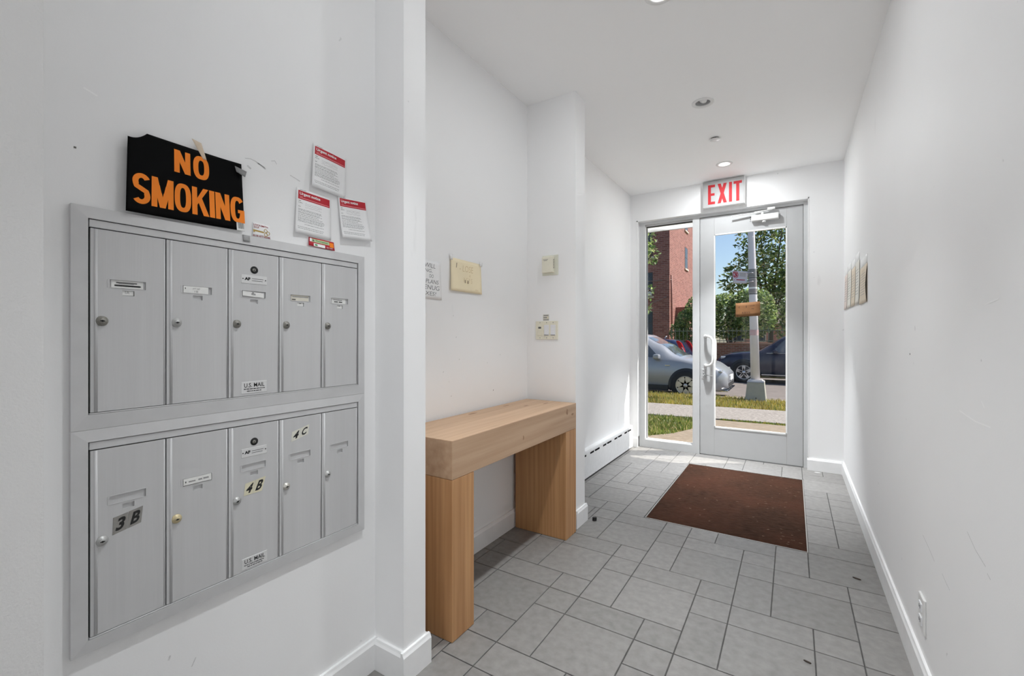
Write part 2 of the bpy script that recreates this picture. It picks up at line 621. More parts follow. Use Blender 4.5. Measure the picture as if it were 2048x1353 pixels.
# ceiling with holes for the recessed lamps
# x, y, watts in the beam, watts of the wide spill (0 = switched off)
LAMPS = [(-0.485, 3.06, 0, 0), (-0.500, 4.25, 13.5, 8.6), (-0.489, 1.985, 4.2, 4.3), (-0.489, 0.90, 4.4, 1.8)]
hs = 0.044
us = sorted({XL - 0.1, XR + 0.1} | {x - hs for x, y, b, l in LAMPS} | {x + hs for x, y, b, l in LAMPS})
vs = sorted({YB - 0.1, YD + 0.1} | {y - hs for x, y, b, l in LAMPS} | {y + hs for x, y, b, l in LAMPS})
def inhole(i, j):
    cx, cy = (us[i] + us[i + 1]) / 2, (vs[j] + vs[j + 1]) / 2
    return any(abs(cx - x) < hs and abs(cy - y) < hs for x, y, b, l in LAMPS)
bm = bmesh.new()
grid_relief(bm, us, vs, lambda i, j: 0, lambda u, v, d: (u, v, ZC), skip=inhole)
box(bm, XL - 0.13, XR + 0.13, YB - 0.13, YD + 0.21, ZT - 0.08, ZT - 0.01)  # unseen slab added above the ceiling to keep sun and sky light out
struct('ceiling', bm, CEIL, 'flat white ceiling with a row of recessed lamps')

# ------------------------------------------------------------------ floor: grout bed and modular tiles, every tile a part
FX0, FX1, FY0, FY1 = XL, XR, YB, YD + 0.06
MATR = (-0.806, 0.073, 2.889, 4.331)
floor = struct('floor', boxbm(FX0, FX1, FY0, FY1 + 0.16, -0.05, -0.0035), GROUT, 'grey porcelain tiles of three sizes laid in a modular pattern')
solid = [(XL - 1, XM - 0.02, 0.203, 1.098), (XL - 1, XP - 0.03, 1.098, 1.163), (XL - 1, XP - 0.03, 2.52, 2.622), (XL - 1, XP - 0.03, YB - 1, 0.203), (XL - 1, XL, YB, 9)]
def sub(r, s):
    """rectangle r minus rectangle s"""
    a0, a1, b0, b1 = r
    c0, c1, d0, d1 = s
    if c1 <= a0 or c0 >= a1 or d1 <= b0 or d0 >= b1:
        return [r]
    out = []
    if c0 > a0: out.append((a0, c0, b0, b1))
    if c1 < a1: out.append((c1, a1, b0, b1))
    m0, m1 = max(a0, c0), min(a1, c1)
    if d0 > b0: out.append((m0, m1, b0, d0))
    if d1 < b1: out.append((m0, m1, d1, b1))
    return out
PX, PY = 0.1470, 0.1475
cells = [(0, 0, 2, 2), (0, 2, 2, 1), (-1, 0, 1, 2), (-1, 2, 1, 1), (2, 2, 1, 1)]
tile_mesh = {}
def tile(r):
    g = 0.0021
    a0, a1, b0, b1 = r
    w, h = a1 - a0 - 2 * g, b1 - b0 - 2 * g
    if w < 0.012 or h < 0.012:
        return
    key = (round(w, 3), round(h, 3))
    if key not in tile_mesh:
        t = bmesh.new()
        hw, hh, c = w / 2, h / 2, 0.0016
        lo = [t.verts.new(p) for p in ((-hw, -hh, -0.004), (hw, -hh, -0.004), (hw, hh, -0.004), (-hw, hh, -0.004))]
        md = [t.verts.new(p) for p in ((-hw, -hh, -0.0012), (hw, -hh, -0.0012), (hw, hh, -0.0012), (-hw, hh, -0.0012))]
        tp = [t.verts.new(p) for p in ((-hw + c, -hh + c, 0), (hw - c, -hh + c, 0), (hw - c, hh - c, 0), (-hw + c, hh - c, 0))]
        t.faces.new(tp)
        for k in range(4):
            t.faces.new((lo[k], lo[(k + 1) % 4], md[(k + 1) % 4], md[k]))
            t.faces.new((md[k], md[(k + 1) % 4], tp[(k + 1) % 4], tp[k]))
        me = bpy.data.meshes.new('tile')
        t.to_mesh(me); t.free()
        me.materials.append(TILE)
        tile_mesh[key] = me
    o = bpy.data.objects.new('tile', tile_mesh[key])
    C.objects.link(o)
    o.parent = floor
    o.location = Vector(((a0 + a1) / 2, (b0 + b1) / 2, random.uniform(-0.0003, 0.0003))) - ORIG['floor']
ntile = 0
for a in range(-30, 31):
    for b in range(-30, 31):
        gi, gj = -2 + a * 1 + b * 3, -1 + a * 3 - b * 1
        for (di, dj, wi, hj) in cells:
            x0 = -0.371 + PX * (gi + di); x1 = x0 + PX * wi
            y0 = 2.0 + PY * (gj + dj); y1 = y0 + PY * hj
            r = (max(x0, FX0), min(x1, FX1), max(y0, -0.45), min(y1, FY1))
            if r[1] - r[0] < 0.012 or r[3] - r[2] < 0.012:
                continue
            rs = [r]
            for s_ in [MATR] + solid:
                rs = [q for p_ in rs for q in sub(p_, s_)]
            for q in rs:
                tile(q); ntile += 1
# the hall floor behind the camera carries on with the same tiles, laid as one part
bm = bmesh.new()
for a in range(-30, 31):
    for b in range(-30, 31):
        gi, gj = -2 + a * 1 + b * 3, -1 + a * 3 - b * 1
        for (di, dj, wi, hj) in cells:
            x0 = max(-0.371 + PX * (gi + di), XP); x1 = min(-0.371 + PX * (gi + di + wi), FX1)
            y0 = max(2.0 + PY * (gj + dj), FY0); y1 = min(2.0 + PY * (gj + dj + hj), -0.45)
            if x1 - x0 > 0.012 and y1 - y0 > 0.012:
                box(bm, x0 + 0.002, x1 - 0.002, y0 + 0.002, y1 - 0.002, -0.004, 0)
obj('hall_tiles', bm, TILE, floor)['kind'] = 'stuff'

# ------------------------------------------------------------------ baseboards
BH, BT = 0.106, 0.015
def base_run(bm, p, q, n):
    """baseboard from p to q (xy), n = outward normal (xy)"""
    prof = [(0, 0), (BT, 0), (BT, BH - 0.016), (BT - 0.004, BH - 0.008), (BT - 0.0065, BH), (0, BH)]
    pts = [(p[0] + n[0] * a, p[1] + n[1] * a, z + 0.0005) for a, z in prof]
    prism(bm, pts, (q[0] - p[0], q[1] - p[1], 0))
def baseboard(name, runs, label):
    bm = bmesh.new()
    for p, q, n in runs:
        base_run(bm, p, q, n)
    return struct(name, bm, TRIM, label)
baseboard('baseboard_right', [((XR, YB), (XR, YD), (-1, 0))], 'white baseboard along the right wall')
baseboard('baseboard_front', [((OX1 - 0.012, YD), (XR - BT, YD), (0, -1)), ((XL, YD), (OX0 + 0.016, YD), (0, -1))], 'short white baseboards beside the entrance')
baseboard('baseboard_left_1', [((XL, 1.183 + BT), (XL, 2.5), (1, 0)), ((XL + BT, 2.5), (XP - 0.006 + BT, 2.5), (0, -1)),
                               ((XP - 0.006, 2.5), (XP - 0.006, 2.642 + BT), (1, 0)), ((XP - 0.006, 2.642), (XL, 2.642), (0, 1))], 'white baseboard round the bench alcove and pilaster')
baseboard('baseboard_left_2', [((XP, 1.078 - BT), (XP, 1.183 + BT), (1, 0)), ((XM + BT, 1.078), (XP, 1.078), (0, -1)), ((XP, 1.183), (XL, 1.183), (0, 1))],
          'white baseboard wrapping the pier')
baseboard('baseboard_left_3', [((XM, 0.223), (XM, 1.078), (1, 0))], 'white baseboard under the mailboxes')
baseboard('baseboard_left_4', [((XP, YB), (XP, 0.223), (1, 0))], 'white baseboard along the near wall')

# ------------------------------------------------------------------ entrance: frame, sidelight, door
YF = 4.738
FR = struct('door_frame', (lambda b: (
    box(b, OX0 + 0.012, -1.320, YF, YF + 0.11, 0, OZ - 0.012),
    box(b, -0.846, -0.781, YF, YF + 0.11, 0, 2.348),
    box(b, 0.083, OX1 - 0.006, YF, YF + 0.11, 0, OZ - 0.012),
    box(b, -1.320, 0.083, YF, YF + 0.11, 2.348, OZ - 0.012),
    box(b, -1.320, -0.846, YF, YF + 0.11, 0, 0.078),
    box(b, -1.320, -0.846, YF + 0.028, YF + 0.11, 2.334, 2.348), b)[-1])(bmesh.new()), DOORFR, 'white aluminium storefront frame of the entrance')
# stops, gasket lines
bm = bmesh.new()
box(bm, -1.320, -1.312, YF + 0.045, YF + 0.06, 0.078, 2.334)
box(bm, -0.853, -0.846, YF + 0.045, YF + 0.06, 0.078, 2.334)
box(bm, -1.312, -0.853, YF + 0.045, YF + 0.06, 2.327, 2.334)
box(bm, -1.312, -0.853, YF + 0.045, YF + 0.06, 0.078, 0.083)
obj('gasket', bm, GASKET, FR)
bm = bmesh.new()
box(bm, -1.320, -1.3165, YF + 0.012, YF + 0.045, 0.078, 2.334)
box(bm, -1.320, -0.846, YF + 0.012, YF + 0.045, 0.078, 0.084)
box(bm, -0.779, -0.7765, YF + 0.03, YF + 0.04, 0, 2.348)
box(bm, 0.0805, 0.083, YF + 0.03, YF + 0.04, 0, 2.348)
obj('glazing_stop', bm, BEAD, FR)
obj('threshold', boxbm(-0.775, 0.083, YF + 0.004, YF + 0.12, -0.003, 0.006, 0.001), mat('threshold_metal', (0.16, 0.16, 0.16), 0.6, metal=0.2, var=0.1, scale=60), FR)
WIN = struct('window_1', boxbm(-1.316, -0.850, YF + 0.050, YF + 0.056, 0.080, 2.332), GLASS, 'tall narrow sidelight pane left of the entrance door')

DX0, DX1, DZ0, DZ1 = -0.7765, 0.0805, 0.0066, 2.343
GX0, GX1, GZ0, GZ1 = -0.648, -0.043, 0.278, 2.166
DY0, DY1 = YF + 0.008, YF + 0.052
bm = bmesh.new()
box(bm, DX0, GX0, DY0, DY1, DZ0, DZ1)
door = struct('door_1', bm, DOORW, 'white aluminium entrance door with one tall glass pane')
for nm, r in (('stile', (GX1, DX1, DZ0, DZ1)), ('top_rail', (GX0, GX1, GZ1, DZ1)), ('bottom_rail', (GX0, GX1, DZ0, GZ0))):
    obj(nm, boxbm(r[0] + 0.0004, r[1] - 0.0004, DY0 + 0.0003, DY1 - 0.0003, r[2], r[3], 0.0008), DOORW, door)
bm = bmesh.new()
for (x0, x1, z0, z1) in ((GX0, GX1, GZ0 - 0.004, GZ0 + 0.009), (GX0, GX1, GZ1 - 0.009, GZ1 + 0.002), (GX0 - 0.002, GX0 + 0.009, GZ0, GZ1), (GX1 - 0.009, GX1 + 0.004, GZ0, GZ1)):
    box(bm, x0, x1, DY0 - 0.003, DY0 + 0.02, z0, z1)
obj('glazing_bead', bm, BEAD, door)
obj('pane', boxbm(GX0, GX1, DY0 + 0.02, DY0 + 0.026, GZ0, GZ1), GLASS, door)
# offset pull handles inside and outside
for side, nm in ((-1, 'pull_handle'), (1, 'outer_pull_handle')):
    y0 = DY0 if side < 0 else DY1
    yo = y0 + side * 0.062
    pts = [(-0.727, y0, 1.170), (-0.715, y0 + side * 0.03, 1.172), (-0.697, yo - side * 0.010, 1.170), (-0.672, yo, 1.160), (-0.656, yo, 1.135), (-0.652, yo, 1.10)]
    pts += [(-0.652, yo, 1.025), (-0.652, yo, 0.95)]
    pts += [(-0.656, yo, 0.915), (-0.672, yo, 0.893), (-0.697, yo - side * 0.010, 0.882), (-0.715, y0 + side * 0.03, 0.880), (-0.727, y0, 0.882)]
    bm = bmesh.new()
    tube(bm, pts, 0.0115, 10)
    for z in (1.170, 0.882):
        lathe(bm, [(0, 0), (0.016, 0), (0.016, 0.006), (0.0, 0.006)], (-0.727, y0, z), (0, side, 0), 14)
    obj(nm, bm, METALW, door)
bm = boxbm(-0.762, -0.728, DY0 - 0.004, DY0, 0.752, 0.846, 0.0012)
lk = obj('lock_plate', bm, DOORW, door)
bm = bmesh.new()
for z in (0.832, 0.803, 0.768):
    lathe(bm, [(0, 0), (0.005, 0), (0.005, 0.002), (0, 0.002)], (-0.745, DY0 - 0.004, z), (0, -1, 0), 10)
explode(obj('screw', bm, mat('steel_screw', (0.3, 0.3, 0.3), 0.4, metal=0.8, var=0.1, scale=90), lk))
bm = bmesh.new()
tube(bm, [(-0.735, DY0 - 0.006, 0.790), (-0.735, DY0 - 0.018, 0.790), (-0.70, DY0 - 0.020, 0.785), (-0.658, DY0 - 0.020, 0.780)], 0.004, 8)
obj('lock_lever', bm, DOORW, lk)
# door closer
cl = obj('door_closer', boxbm(-0.325, -0.105, DY0 - 0.05, DY0, 2.243, 2.296, 0.006, 2), METALW, door)
bm = bmesh.new()
tube(bm, [(-0.222, DY0 - 0.025, 2.243), (-0.222, DY0 - 0.025, 2.224)], 0.017, 12)
tube(bm, [(-0.235, DY0 - 0.025, 2.296), (-0.235, DY0 - 0.025, 2.318)], 0.012, 12)
obj('spindle', bm, METALW, cl)
bm = bmesh.new()
prism(bm, [(-0.235, DY0 - 0.038, 2.316), (-0.235, DY0 - 0.014, 2.316), (-0.49, DY0 - 0.040, 2.309), (-0.49, DY0 - 0.056, 2.309)], (0, 0, 0.006))
prism(bm, [(-0.30, DY0 - 0.040, 2.323), (-0.30, DY0 - 0.018, 2.323), (-0.155, YF - 0.010, 2.329), (-0.155, YF - 0.032, 2.329)], (0, 0, 0.006))
box(bm, -0.195, -0.135, YF - 0.036, YF, 2.334, 2.352)
obj('closer_arm', bm, METALW, cl)
bm = bmesh.new()
for x in (-0.335, -0.098):
    for z in (2.252, 2.270, 2.288):
        lathe(bm, [(0, 0), (0.004, 0), (0.004, 0.003), (0, 0.003)], (x, DY0, z), (0, -1, 0), 8)
explode(obj('screw', bm, MATS['steel_screw'], cl))

# ------------------------------------------------------------------ recessed ceiling lamps
LENS_ON = mat('lamp_lens_lit', (0.9, 0.9, 0.9), 0.4, emit=(1, 0.98, 0.95), estr=6.0)
LENS_OFF = mat('lamp_lens_unlit', (0.88, 0.88, 0.87), 0.25, var=0.1, scale=80)
REFL = mat('lamp_reflector', (0.50, 0.50, 0.50), 0.35, metal=0.0, var=0.1, scale=50)
LL = ['unlit recessed ceiling lamp with tilted bulb above the doormat', 'lit recessed ceiling lamp in front of the exit sign', 'lit recessed ceiling lamp above the far end of the bench',
      'lit recessed ceiling lamp above the mailboxes']
for (x, y, beam, spill), lab in zip(LAMPS, LL):
    on = beam > 0
    t = thing('recessed_lamp', (x, y, ZC), lab, 'ceiling light', 'recessed ceiling lamps')
    bm = bmesh.new()
    lathe(bm, [(0.0665, 0.0), (0.0665, -0.003), (0.062, -0.006), (0.047, -0.0045), (0.0445, 0.0), (0.0445, 0.004), (0.0665, 0.0)], (x, y, ZC), (0, 0, 1), 36)
    obj('trim_ring', bm, METALW, t)
    bm = bmesh.new()
    lathe(bm, [(0.0455, -0.001), (0.044, 0.015), (0.038, 0.034), (0.0, 0.036)], (x, y, ZC), (0, 0, 1), 28)
    obj('reflector', bm, REFL, t)
    bm = bmesh.new()
    tilt = (0, 0, 1) if on else (0.25, 0.35, 0.9)
    h = 0.006 if on else 0.014
    lathe(bm, [(0.0, -0.004), (0.02, -0.002), (0.037, 0.003), (0.037, 0.012), (0, 0.012)] if on else [(0.0, -0.006), (0.014, -0.004), (0.025, 0.001), (0.026, 0.02), (0, 0.02)], (x, y, ZC + h), tilt, 24)
    obj('bulb', bm, LENS_ON if on else LENS_OFF, t)
    if on:
        for watts, spread in ((beam, 58 if y > 4 else 75), (spill, 180)):
            ld = bpy.data.lights.new('recessed_lamp_light', 'AREA')
            ld.shape = 'DISK'
            ld.size = 0.085
            ld.energy = watts * GAIN
            ld.spread = math.radians(spread)
            ld.color = (0.955, 0.985, 1.0)
            lo = bpy.data.objects.new('recessed_lamp_light', ld)
            C.objects.link(lo)
            lo.parent = t
            lo.location = (0, 0, -0.008)
# unseen window-shaped glowing panel, added behind the camera to light the near end
w2 = struct('hall_fill_panel', boxbm(-1.02, 0.28, YB + 0.004, YB + 0.012, 0.10, 2.20), mat('fill_panel_glow', (0.8, 0.8, 0.8), 0.6, emit=(0.965, 0.985, 1.0), estr=HALL_FILL), 'unseen window-shaped fill panel added at the end of the hall')
bm = bmesh.new()
for r in ((-1.08, -1.02, 0, 2.26), (0.28, 0.34, 0, 2.26), (-1.02, 0.28, 2.20, 2.26), (-1.02, 0.28, 0, 0.10), (-0.40, -0.34, 0.10, 2.20)):
    box(bm, r[0], r[1], YB, YB + 0.03, r[2], r[3])
obj('fill_panel_frame', bm, DOORFR, w2)

# sprinkler cover
t = thing('sprinkler', (-0.495, 3.66, ZC - 0.012), 'flat white concealed sprinkler cap on the ceiling', 'sprinkler')
bm = bmesh.new()
lathe(bm, [(0, -0.012), (0.036, -0.012), (0.037, -0.010), (0.036, -0.0085), (0, -0.0085)], (-0.495, 3.66, ZC), (0, 0, 1), 28)
obj('cover_plate', bm, METALW, t)
bm = bmesh.new()
lathe(bm, [(0.028, -0.0085), (0.028, 0.0), (0, 0.0), ], (-0.495, 3.66, ZC), (0, 0, 1), 24)
obj('recess', bm, DARK, t)

# ------------------------------------------------------------------ exit sign
PW_ = lambda x0: (lambda a, z, off=0.0: (x0 + off, a, z))
PF = lambda y0: (lambda a, z, off=0.0: (a, y0 - off, z))     # plane facing the camera side (-y)
t = thing('exit_sign', (-0.555, 4.655, 2.402), 'white exit sign with red letters above the entrance door', 'sign')
obj('housing', boxbm(-0.737, -0.371, 4.634, YD, 2.402, 2.660, 0.004, 2), METALW, t)
obj('face', boxbm(-0.733, -0.375, 4.630, 4.634, 2.406, 2.656, 0.0015), SIGNWH, t)
P = PF(4.630)
bm = bmesh.new()
zb, zt = 2.434, 2.620
w = 0.026
def bar(x0, x1, z0, z1):
    patch_on(bm, x0, x1, z0, z1, P, 0.0006, 0, 1, 1)
E0 = -0.687
bar(E0, E0 + w, zb, zt); bar(E0 + w, E0 + 0.062, zb, zb + w * .95); bar(E0 + w, E0 + 0.062, zt - w * .95, zt); bar(E0 + w, E0 + 0.058, (zb + zt) / 2 - w * .45, (zb + zt) / 2 + w * .45)
X0 = -0.603
for s_ in (1, -1):
    a0, a1 = (X0, X0 + 0.078 - w) if s_ > 0 else (X0 + 0.078 - w, X0)
    f = bm.faces.new([bm.verts.new(P(a, z, 0.0006 if s_ > 0 else 0.0007)) for a, z in ((a0, zb), (a0 + w * 1.08, zb), (a1 + w * 1.08, zt), (a1, zt))])
bar(-0.505, -0.505 + w, zb, zt)
bar(-0.466, -0.396, zt - w * .95, zt); bar(-0.431 - w / 2, -0.431 + w / 2, zb, zt - w * .95)
obj('lettering', bm, EXITRED, t)

# ------------------------------------------------------------------ doormat in its recess
mm = mat('coir_mat', srgb(70, 49, 37), 0.95, col2=srgb(42, 26, 19), scale=24, stretch=(1.0, 3.0, 1), detail=8, bump=0.9, bscale=170, spec=0.1)
nt = mm.node_tree
p_ = nt.nodes['Principled BSDF']
src = p_.inputs['Base Color'].links[0].from_socket
geo = nt.nodes.new('ShaderNodeNewGeometry')
nz = nt.nodes.new('ShaderNodeTexNoise'); nz.inputs['Scale'].default_value = 150; nz.inputs['Detail'].default_value = 2
nt.links.new(geo.outputs['Position'], nz.inputs['Vector'])
n2 = nt.nodes.new('ShaderNodeTexNoise'); n2.inputs['Scale'].default_value = 2.6; n2.inputs['Detail'].default_value = 3
nt.links.new(geo.outputs['Position'], n2.inputs['Vector'])
mr = nt.nodes.new('ShaderNodeMapRange')
for k, v in (('From Min', 0.35), ('From Max', 0.65), ('To Min', 0.0), ('To Max', 1.0)): mr.inputs[k].default_value = v
nt.links.new(n2.outputs['Fac'], mr.inputs[0])
mx = nt.nodes.new('ShaderNodeMix'); mx.data_type = 'RGBA'
mx.inputs['B'].default_value = (*srgb(82, 50, 37), 1)
k_ = nt.nodes.new('ShaderNodeMath'); k_.operation = 'MULTIPLY'; k_.inputs[1].default_value = 0.45
nt.links.new(mr.outputs[0], k_.inputs[0])
nt.links.new(k_.outputs[0], mx.inputs['Factor'])
nt.links.new(src, mx.inputs['A'])
nt.links.new(mx.outputs['Result'], p_.inputs['Base Color'])
x0, x1, y0, y1 = MATR
t = thing('doormat', ((x0 + x1) / 2, (y0 + y1) / 2, -0.003), 'brown coir doormat set flush into the tiled floor', 'doormat')
bm = bmesh.new()
nx, ny = 44, 72
V = [[bm.verts.new((x0 + 0.006 + (x1 - x0 - 0.012) * i / nx, y0 + 0.006 + (y1 - y0 - 0.012) * j / ny, random.uniform(0.0005, 0.0035) if 0 < i < nx and 0 < j < ny else -0.003)) for j in range(ny + 1)] for i in range(nx + 1)]
for i in range(nx):
    for j in range(ny):
        bm.faces.new((V[i][j], V[i + 1][j], V[i + 1][j + 1], V[i][j + 1])).smooth = True
obj('pile', bm, mm, t)
bm = bmesh.new()
for r in ((x0 + .0005, x0 + 0.005, y0, y1), (x1 - 0.005, x1 - .0005, y0, y1), (x0, x1, y0 + .0005, y0 + 0.005), (x0, x1, y1 - 0.005, y1 - .0005)):
    box(bm, r[0], r[1], r[2], r[3], -0.0035, 0.0012)
obj('edge_frame', bm, mat('mat_frame_metal', (0.55, 0.53, 0.5), 0.4, metal=0.5, var=0.1, scale=60), t)
bm = bmesh.new()
for k in range(60):
    cx, cy = random.uniform(x0 + .03, x1 - .03), random.uniform(y0 + .03, y1 - .03)
    if random.random() < 0.45:
        cx = x1 - .03 - abs(random.gauss(0, .16)); 
        if cx < x0 + .03: cx = x1 - .1
    a = random.uniform(-0.7, 0.7); l = random.uniform(0.003, 0.010); w_ = random.uniform(0.0007, 0.0014)
    d = Vector((math.cos(a), math.sin(a), 0)) * l; n_ = Vector((-math.sin(a), math.cos(a), 0)) * w_
    c_ = Vector((cx, cy, 0.0042))
    prism(bm, [c_ - d - n_, c_ + d - n_, c_ + d + n_, c_ - d + n_], (0, 0, 0.0012))
obj('straw_litter', bm, mat('dry_straw', srgb(140, 116, 96), 0.8, var=0.3, scale=60), t)['kind'] = 'stuff'

# ------------------------------------------------------------------ wooden bench table in the alcove
t = thing('console_table', (-1.267, 1.883, 0), 'chunky oak console table with two slab legs in the alcove', 'table')
beam = obj('beam_top', boxbm(-1.436, -1.094, 1.311, 2.456, 0.6215, 0.771, 0.0015), WOOD_Y, t)
STAIN = mat('wood_stain', srgb(150, 114, 82), 0.5, var=0.2, scale=60)
def stain(cx, cy, rx, ry, P):
    bm = bmesh.new()
    n = 14
    c_ = bm.verts.new(P(cx, cy, 0.0003))
    vs_ = [bm.verts.new(P(cx + rx * math.cos(2 * PI * k / n) * random.uniform(.6, 1.1), cy + ry * math.sin(2 * PI * k / n) * random.uniform(.6, 1.1), 0.0003)) for k in range(n)]
    for k in range(n): bm.faces.new((c_, vs_[k], vs_[(k + 1) % n]))
    obj('stain_mark', bm, STAIN, beam, fix=False)
PT = lambda a, b, off=0.0: (a, b, 0.771 + off)
for q in ((-1.394, 1.832, .012, .040), (-1.391, 2.145, .010, .038), (-1.294, 2.206, .010, .030), (-1.242, 2.352, .008, .034)): stain(*q, PT)
stain(1.841, .682, .006, .012, PW_(-1.094))
stain(2.330, .735, .014, .020, PW_(-1.094)); stain(2.405, .712, .018, .007, PW_(-1.094))
for y0, y1 in ((1.3115, 1.448), (2.317, 2.4555)):
    obj('leg', boxbm(-1.434, -1.0945, y0, y1, 0.0015, 0.6205, 0.001), WOOD_Z, t)

# ------------------------------------------------------------------ baseboard heater
HX = -1.415
t = thing('baseboard_heater', (HX - 0.02, 3.62, 0), 'low white baseboard heater between pilaster and entrance', 'heater')
bm = bmesh.new()
ys = [2.66, 4.607]; slots = []
y = 4.563
while y > 2.75:
    slots.append((y - 0.212, y)); y -= 0.2965
for a, b in slots: ys += [a, b]
ys = sorted(ys); zs = [0.016, 0.034, 0.040, 0.194, 0.2095, 0.222]
def hd(i, j):
    c = (ys[i] + ys[i + 1]) / 2
    if j == 3 and any(a < c < b for a, b in slots): return -0.02
    if j == 1: return -0.002
    return 0.0
grid_relief(bm, ys, zs, hd, lambda u, v, d: (HX + d, u, v), mi=lambda i, j: 1 if hd(i, j) < -0.01 else 0)
obj('front_panel', bm, [HEATER, DARK], t, fix=False)
bm = bmesh.new()
prism(bm, [(HX, 2.66, 0.222), (HX - 0.004, 2.66, 0.234), (XL, 2.66, 0.240), (XL, 2.66, 0.229)], (0, 4.607 - 2.66, 0))
obj('top_cover', bm, HEATER, t)
obj('end_cap', boxbm(XL, HX + 0.002, 4.602, 4.618, 0.012, 0.238, 0.002), HEATER, t)
bm = bmesh.new()
for a, b in slots:
    m_ = (a + b) / 2
    prism(bm, [(HX - 0.001, m_ - 0.02, 0.194), (HX - 0.001, m_ + 0.005, 0.194), (HX - 0.012, m_ + 0.02, 0.205)], (-0.002, 0, 0.003))
explode(obj('damper_tab', bm, HEATER, t))
obj('back_panel', boxbm(XL, HX - 0.022, 2.66, 4.602, 0.012, 0.222), DARK, t)

# ================================================================== MAILBOXES
PW = lambda x0: (lambda a, z, off=0.0: (x0 + off, a, z))      # plane facing the room from the left wall (+x)
XD = -1.2415                                                   # door fronts
YM0, YM1 = 0.3150, 0.9935
def mitre_rail(t, outer, inner):
    """outer, inner: two (y,z) points each, one rail of the sloping frame"""
    bm = bmesh.new()
    xo, xi = -1.2412, -1.2385
    f = [(xo, *outer[0]), (xo, *outer[1]), (xi, *inner[1]), (xi, *inner[0])]
    g = [(XM, *outer[0]), (XM, *outer[1]), (XM, *inner[1]), (XM, *inner[0])]
    a = [bm.verts.new(p) for p in f]; b = [bm.verts.new(p) for p in g]
    bm.faces.new(a); bm.faces.new(b[::-1])
    for k in range(4):
        bm.faces.new((a[k], b[k], b[(k + 1) % 4], a[(k + 1) % 4]))
    # small flat lip along the inner edge
    obj('frame_rail', bm, ALU_FRAME, t)

def lock_mesh(yc, zc, r, face, t, key=0.0):
    bm = bmesh.new()
    lathe(bm, [(0, 0.0075), (r * 0.50, 0.0075), (r * 0.56, 0.0060), (r * 0.62, 0.0046), (r * 0.9, 0.0034), (r, 0.0012), (r, -0.002), (0, -0.002)], (XD, yc, zc), (1, 0, 0), 26)
    ca, sa = math.cos(key), math.sin(key)
    Q = lambda u, v, off=0.0: (XD + 0.0076 + off, yc + u * ca - v * sa, zc + u * sa + v * ca)
    f0 = len(bm.faces)
    patch_on(bm, -r * 0.42, r * 0.30, -r * 0.10, r * 0.10, Q, 0.0003, 1, 1, 1)
    lathe(bm, [(0, 0.0081), (r * 0.20, 0.0081)], (XD, yc - r * 0.05 * ca, zc - r * 0.05 * sa), (1, 0, 0), 12, mi=1)
    return obj('lock', bm, [face, DARK], t, fix=False)

def us_plate(t, y0, z0, z1, upper):
    bm = boxbm(y0 + 0.0, y0 + 0.068, 0, 0.001, z0, z1)
    bm.free()
    bm = bmesh.new()
    box(bm, XD - 0.0005, XD + 0.0009, y0, y0 + 0.068, z0, z1)
    bev(bm, 0.0004)
    Q = PW(XD + 0.0009)
    k = (z1 - z0)
    text_on(bm, 'U.S. MAIL', y0 + 0.007, y0 + 0.061, z0 + k * .50, z0 + k * .87, Q, 0.0003, 1, bold=0.012)
    for zz, a, b in ((.36, .006, .062), (.18, .014, .054)):
        y = y0 + a
        while y < y0 + b - 0.003:
            l = random.uniform(0.003, 0.009)
            patch_on(bm, y, min(y + l, y0 + b), z0 + k * (zz - .035), z0 + k * (zz + .035), Q, 0.0003, 1, 1, 1)
            y += l + 0.0013
    obj('mail_plate', bm, [PLATE, INK], t, fix=False)['label'] = 'small silver plate lettered U.S. MAIL'

def af_plate(t, y0, z0, z1):
    bm = bmesh.new()
    box(bm, XD - 0.0005, XD + 0.0008, y0, y0 + 0.068, z0, z1)
    bev(bm, 0.0003)
    Q = PW(XD + 0.0008)
    k = z1 - z0
    text_on(bm, 'AF', y0 + 0.008, y0 + 0.023, z0 + k * .36, z0 + k * .72, Q, 0.0003, 1, bold=0.06)
    for yy in (0.004, 0.064):
        lathe(bm, [(0, 0.0012), (0.0017, 0.0012)], (XD, y0 + yy, z0 + k * .52), (1, 0, 0), 10, mi=1)
    for zz, a, b in ((.60, .027, .058), (.36, .027, .056)):
        patch_on(bm, y0 + a, y0 + b, z0 + k * (zz - .03), z0 + k * (zz + .03), Q, 0.0003, 2, 1, 1)
    obj('maker_plate', bm, [PLATE, INK, MIDINK], t, fix=False)

def sticker(t, s, tl, bl, tr, br, bg):
    """two small squares with one slanted character each"""
    bm = bmesh.new()
    P = sheet_map(tl, tr, br, bl, PW(XD + 0.0002))
    patch_on(bm, 0.0, 0.492, 0, 1, P, 0.0003, 0, 2, 2)
    patch_on(bm, 0.508, 1.0, 0.0, 1, P, 0.0003, 0, 2, 2)
    text_on(bm, s[0], 0.09, 0.42, 0.14, 0.86, P, 0.0006, 1, bold=0.035, shear=0.22)
    text_on(bm, s[1], 0.59, 0.92, 0.14, 0.86, P, 0.0006, 1, bold=0.035, shear=0.22)
    obj('number_sticker', bm, [bg, INK], t, fix=False)['label'] = 'sticker reading ' + s

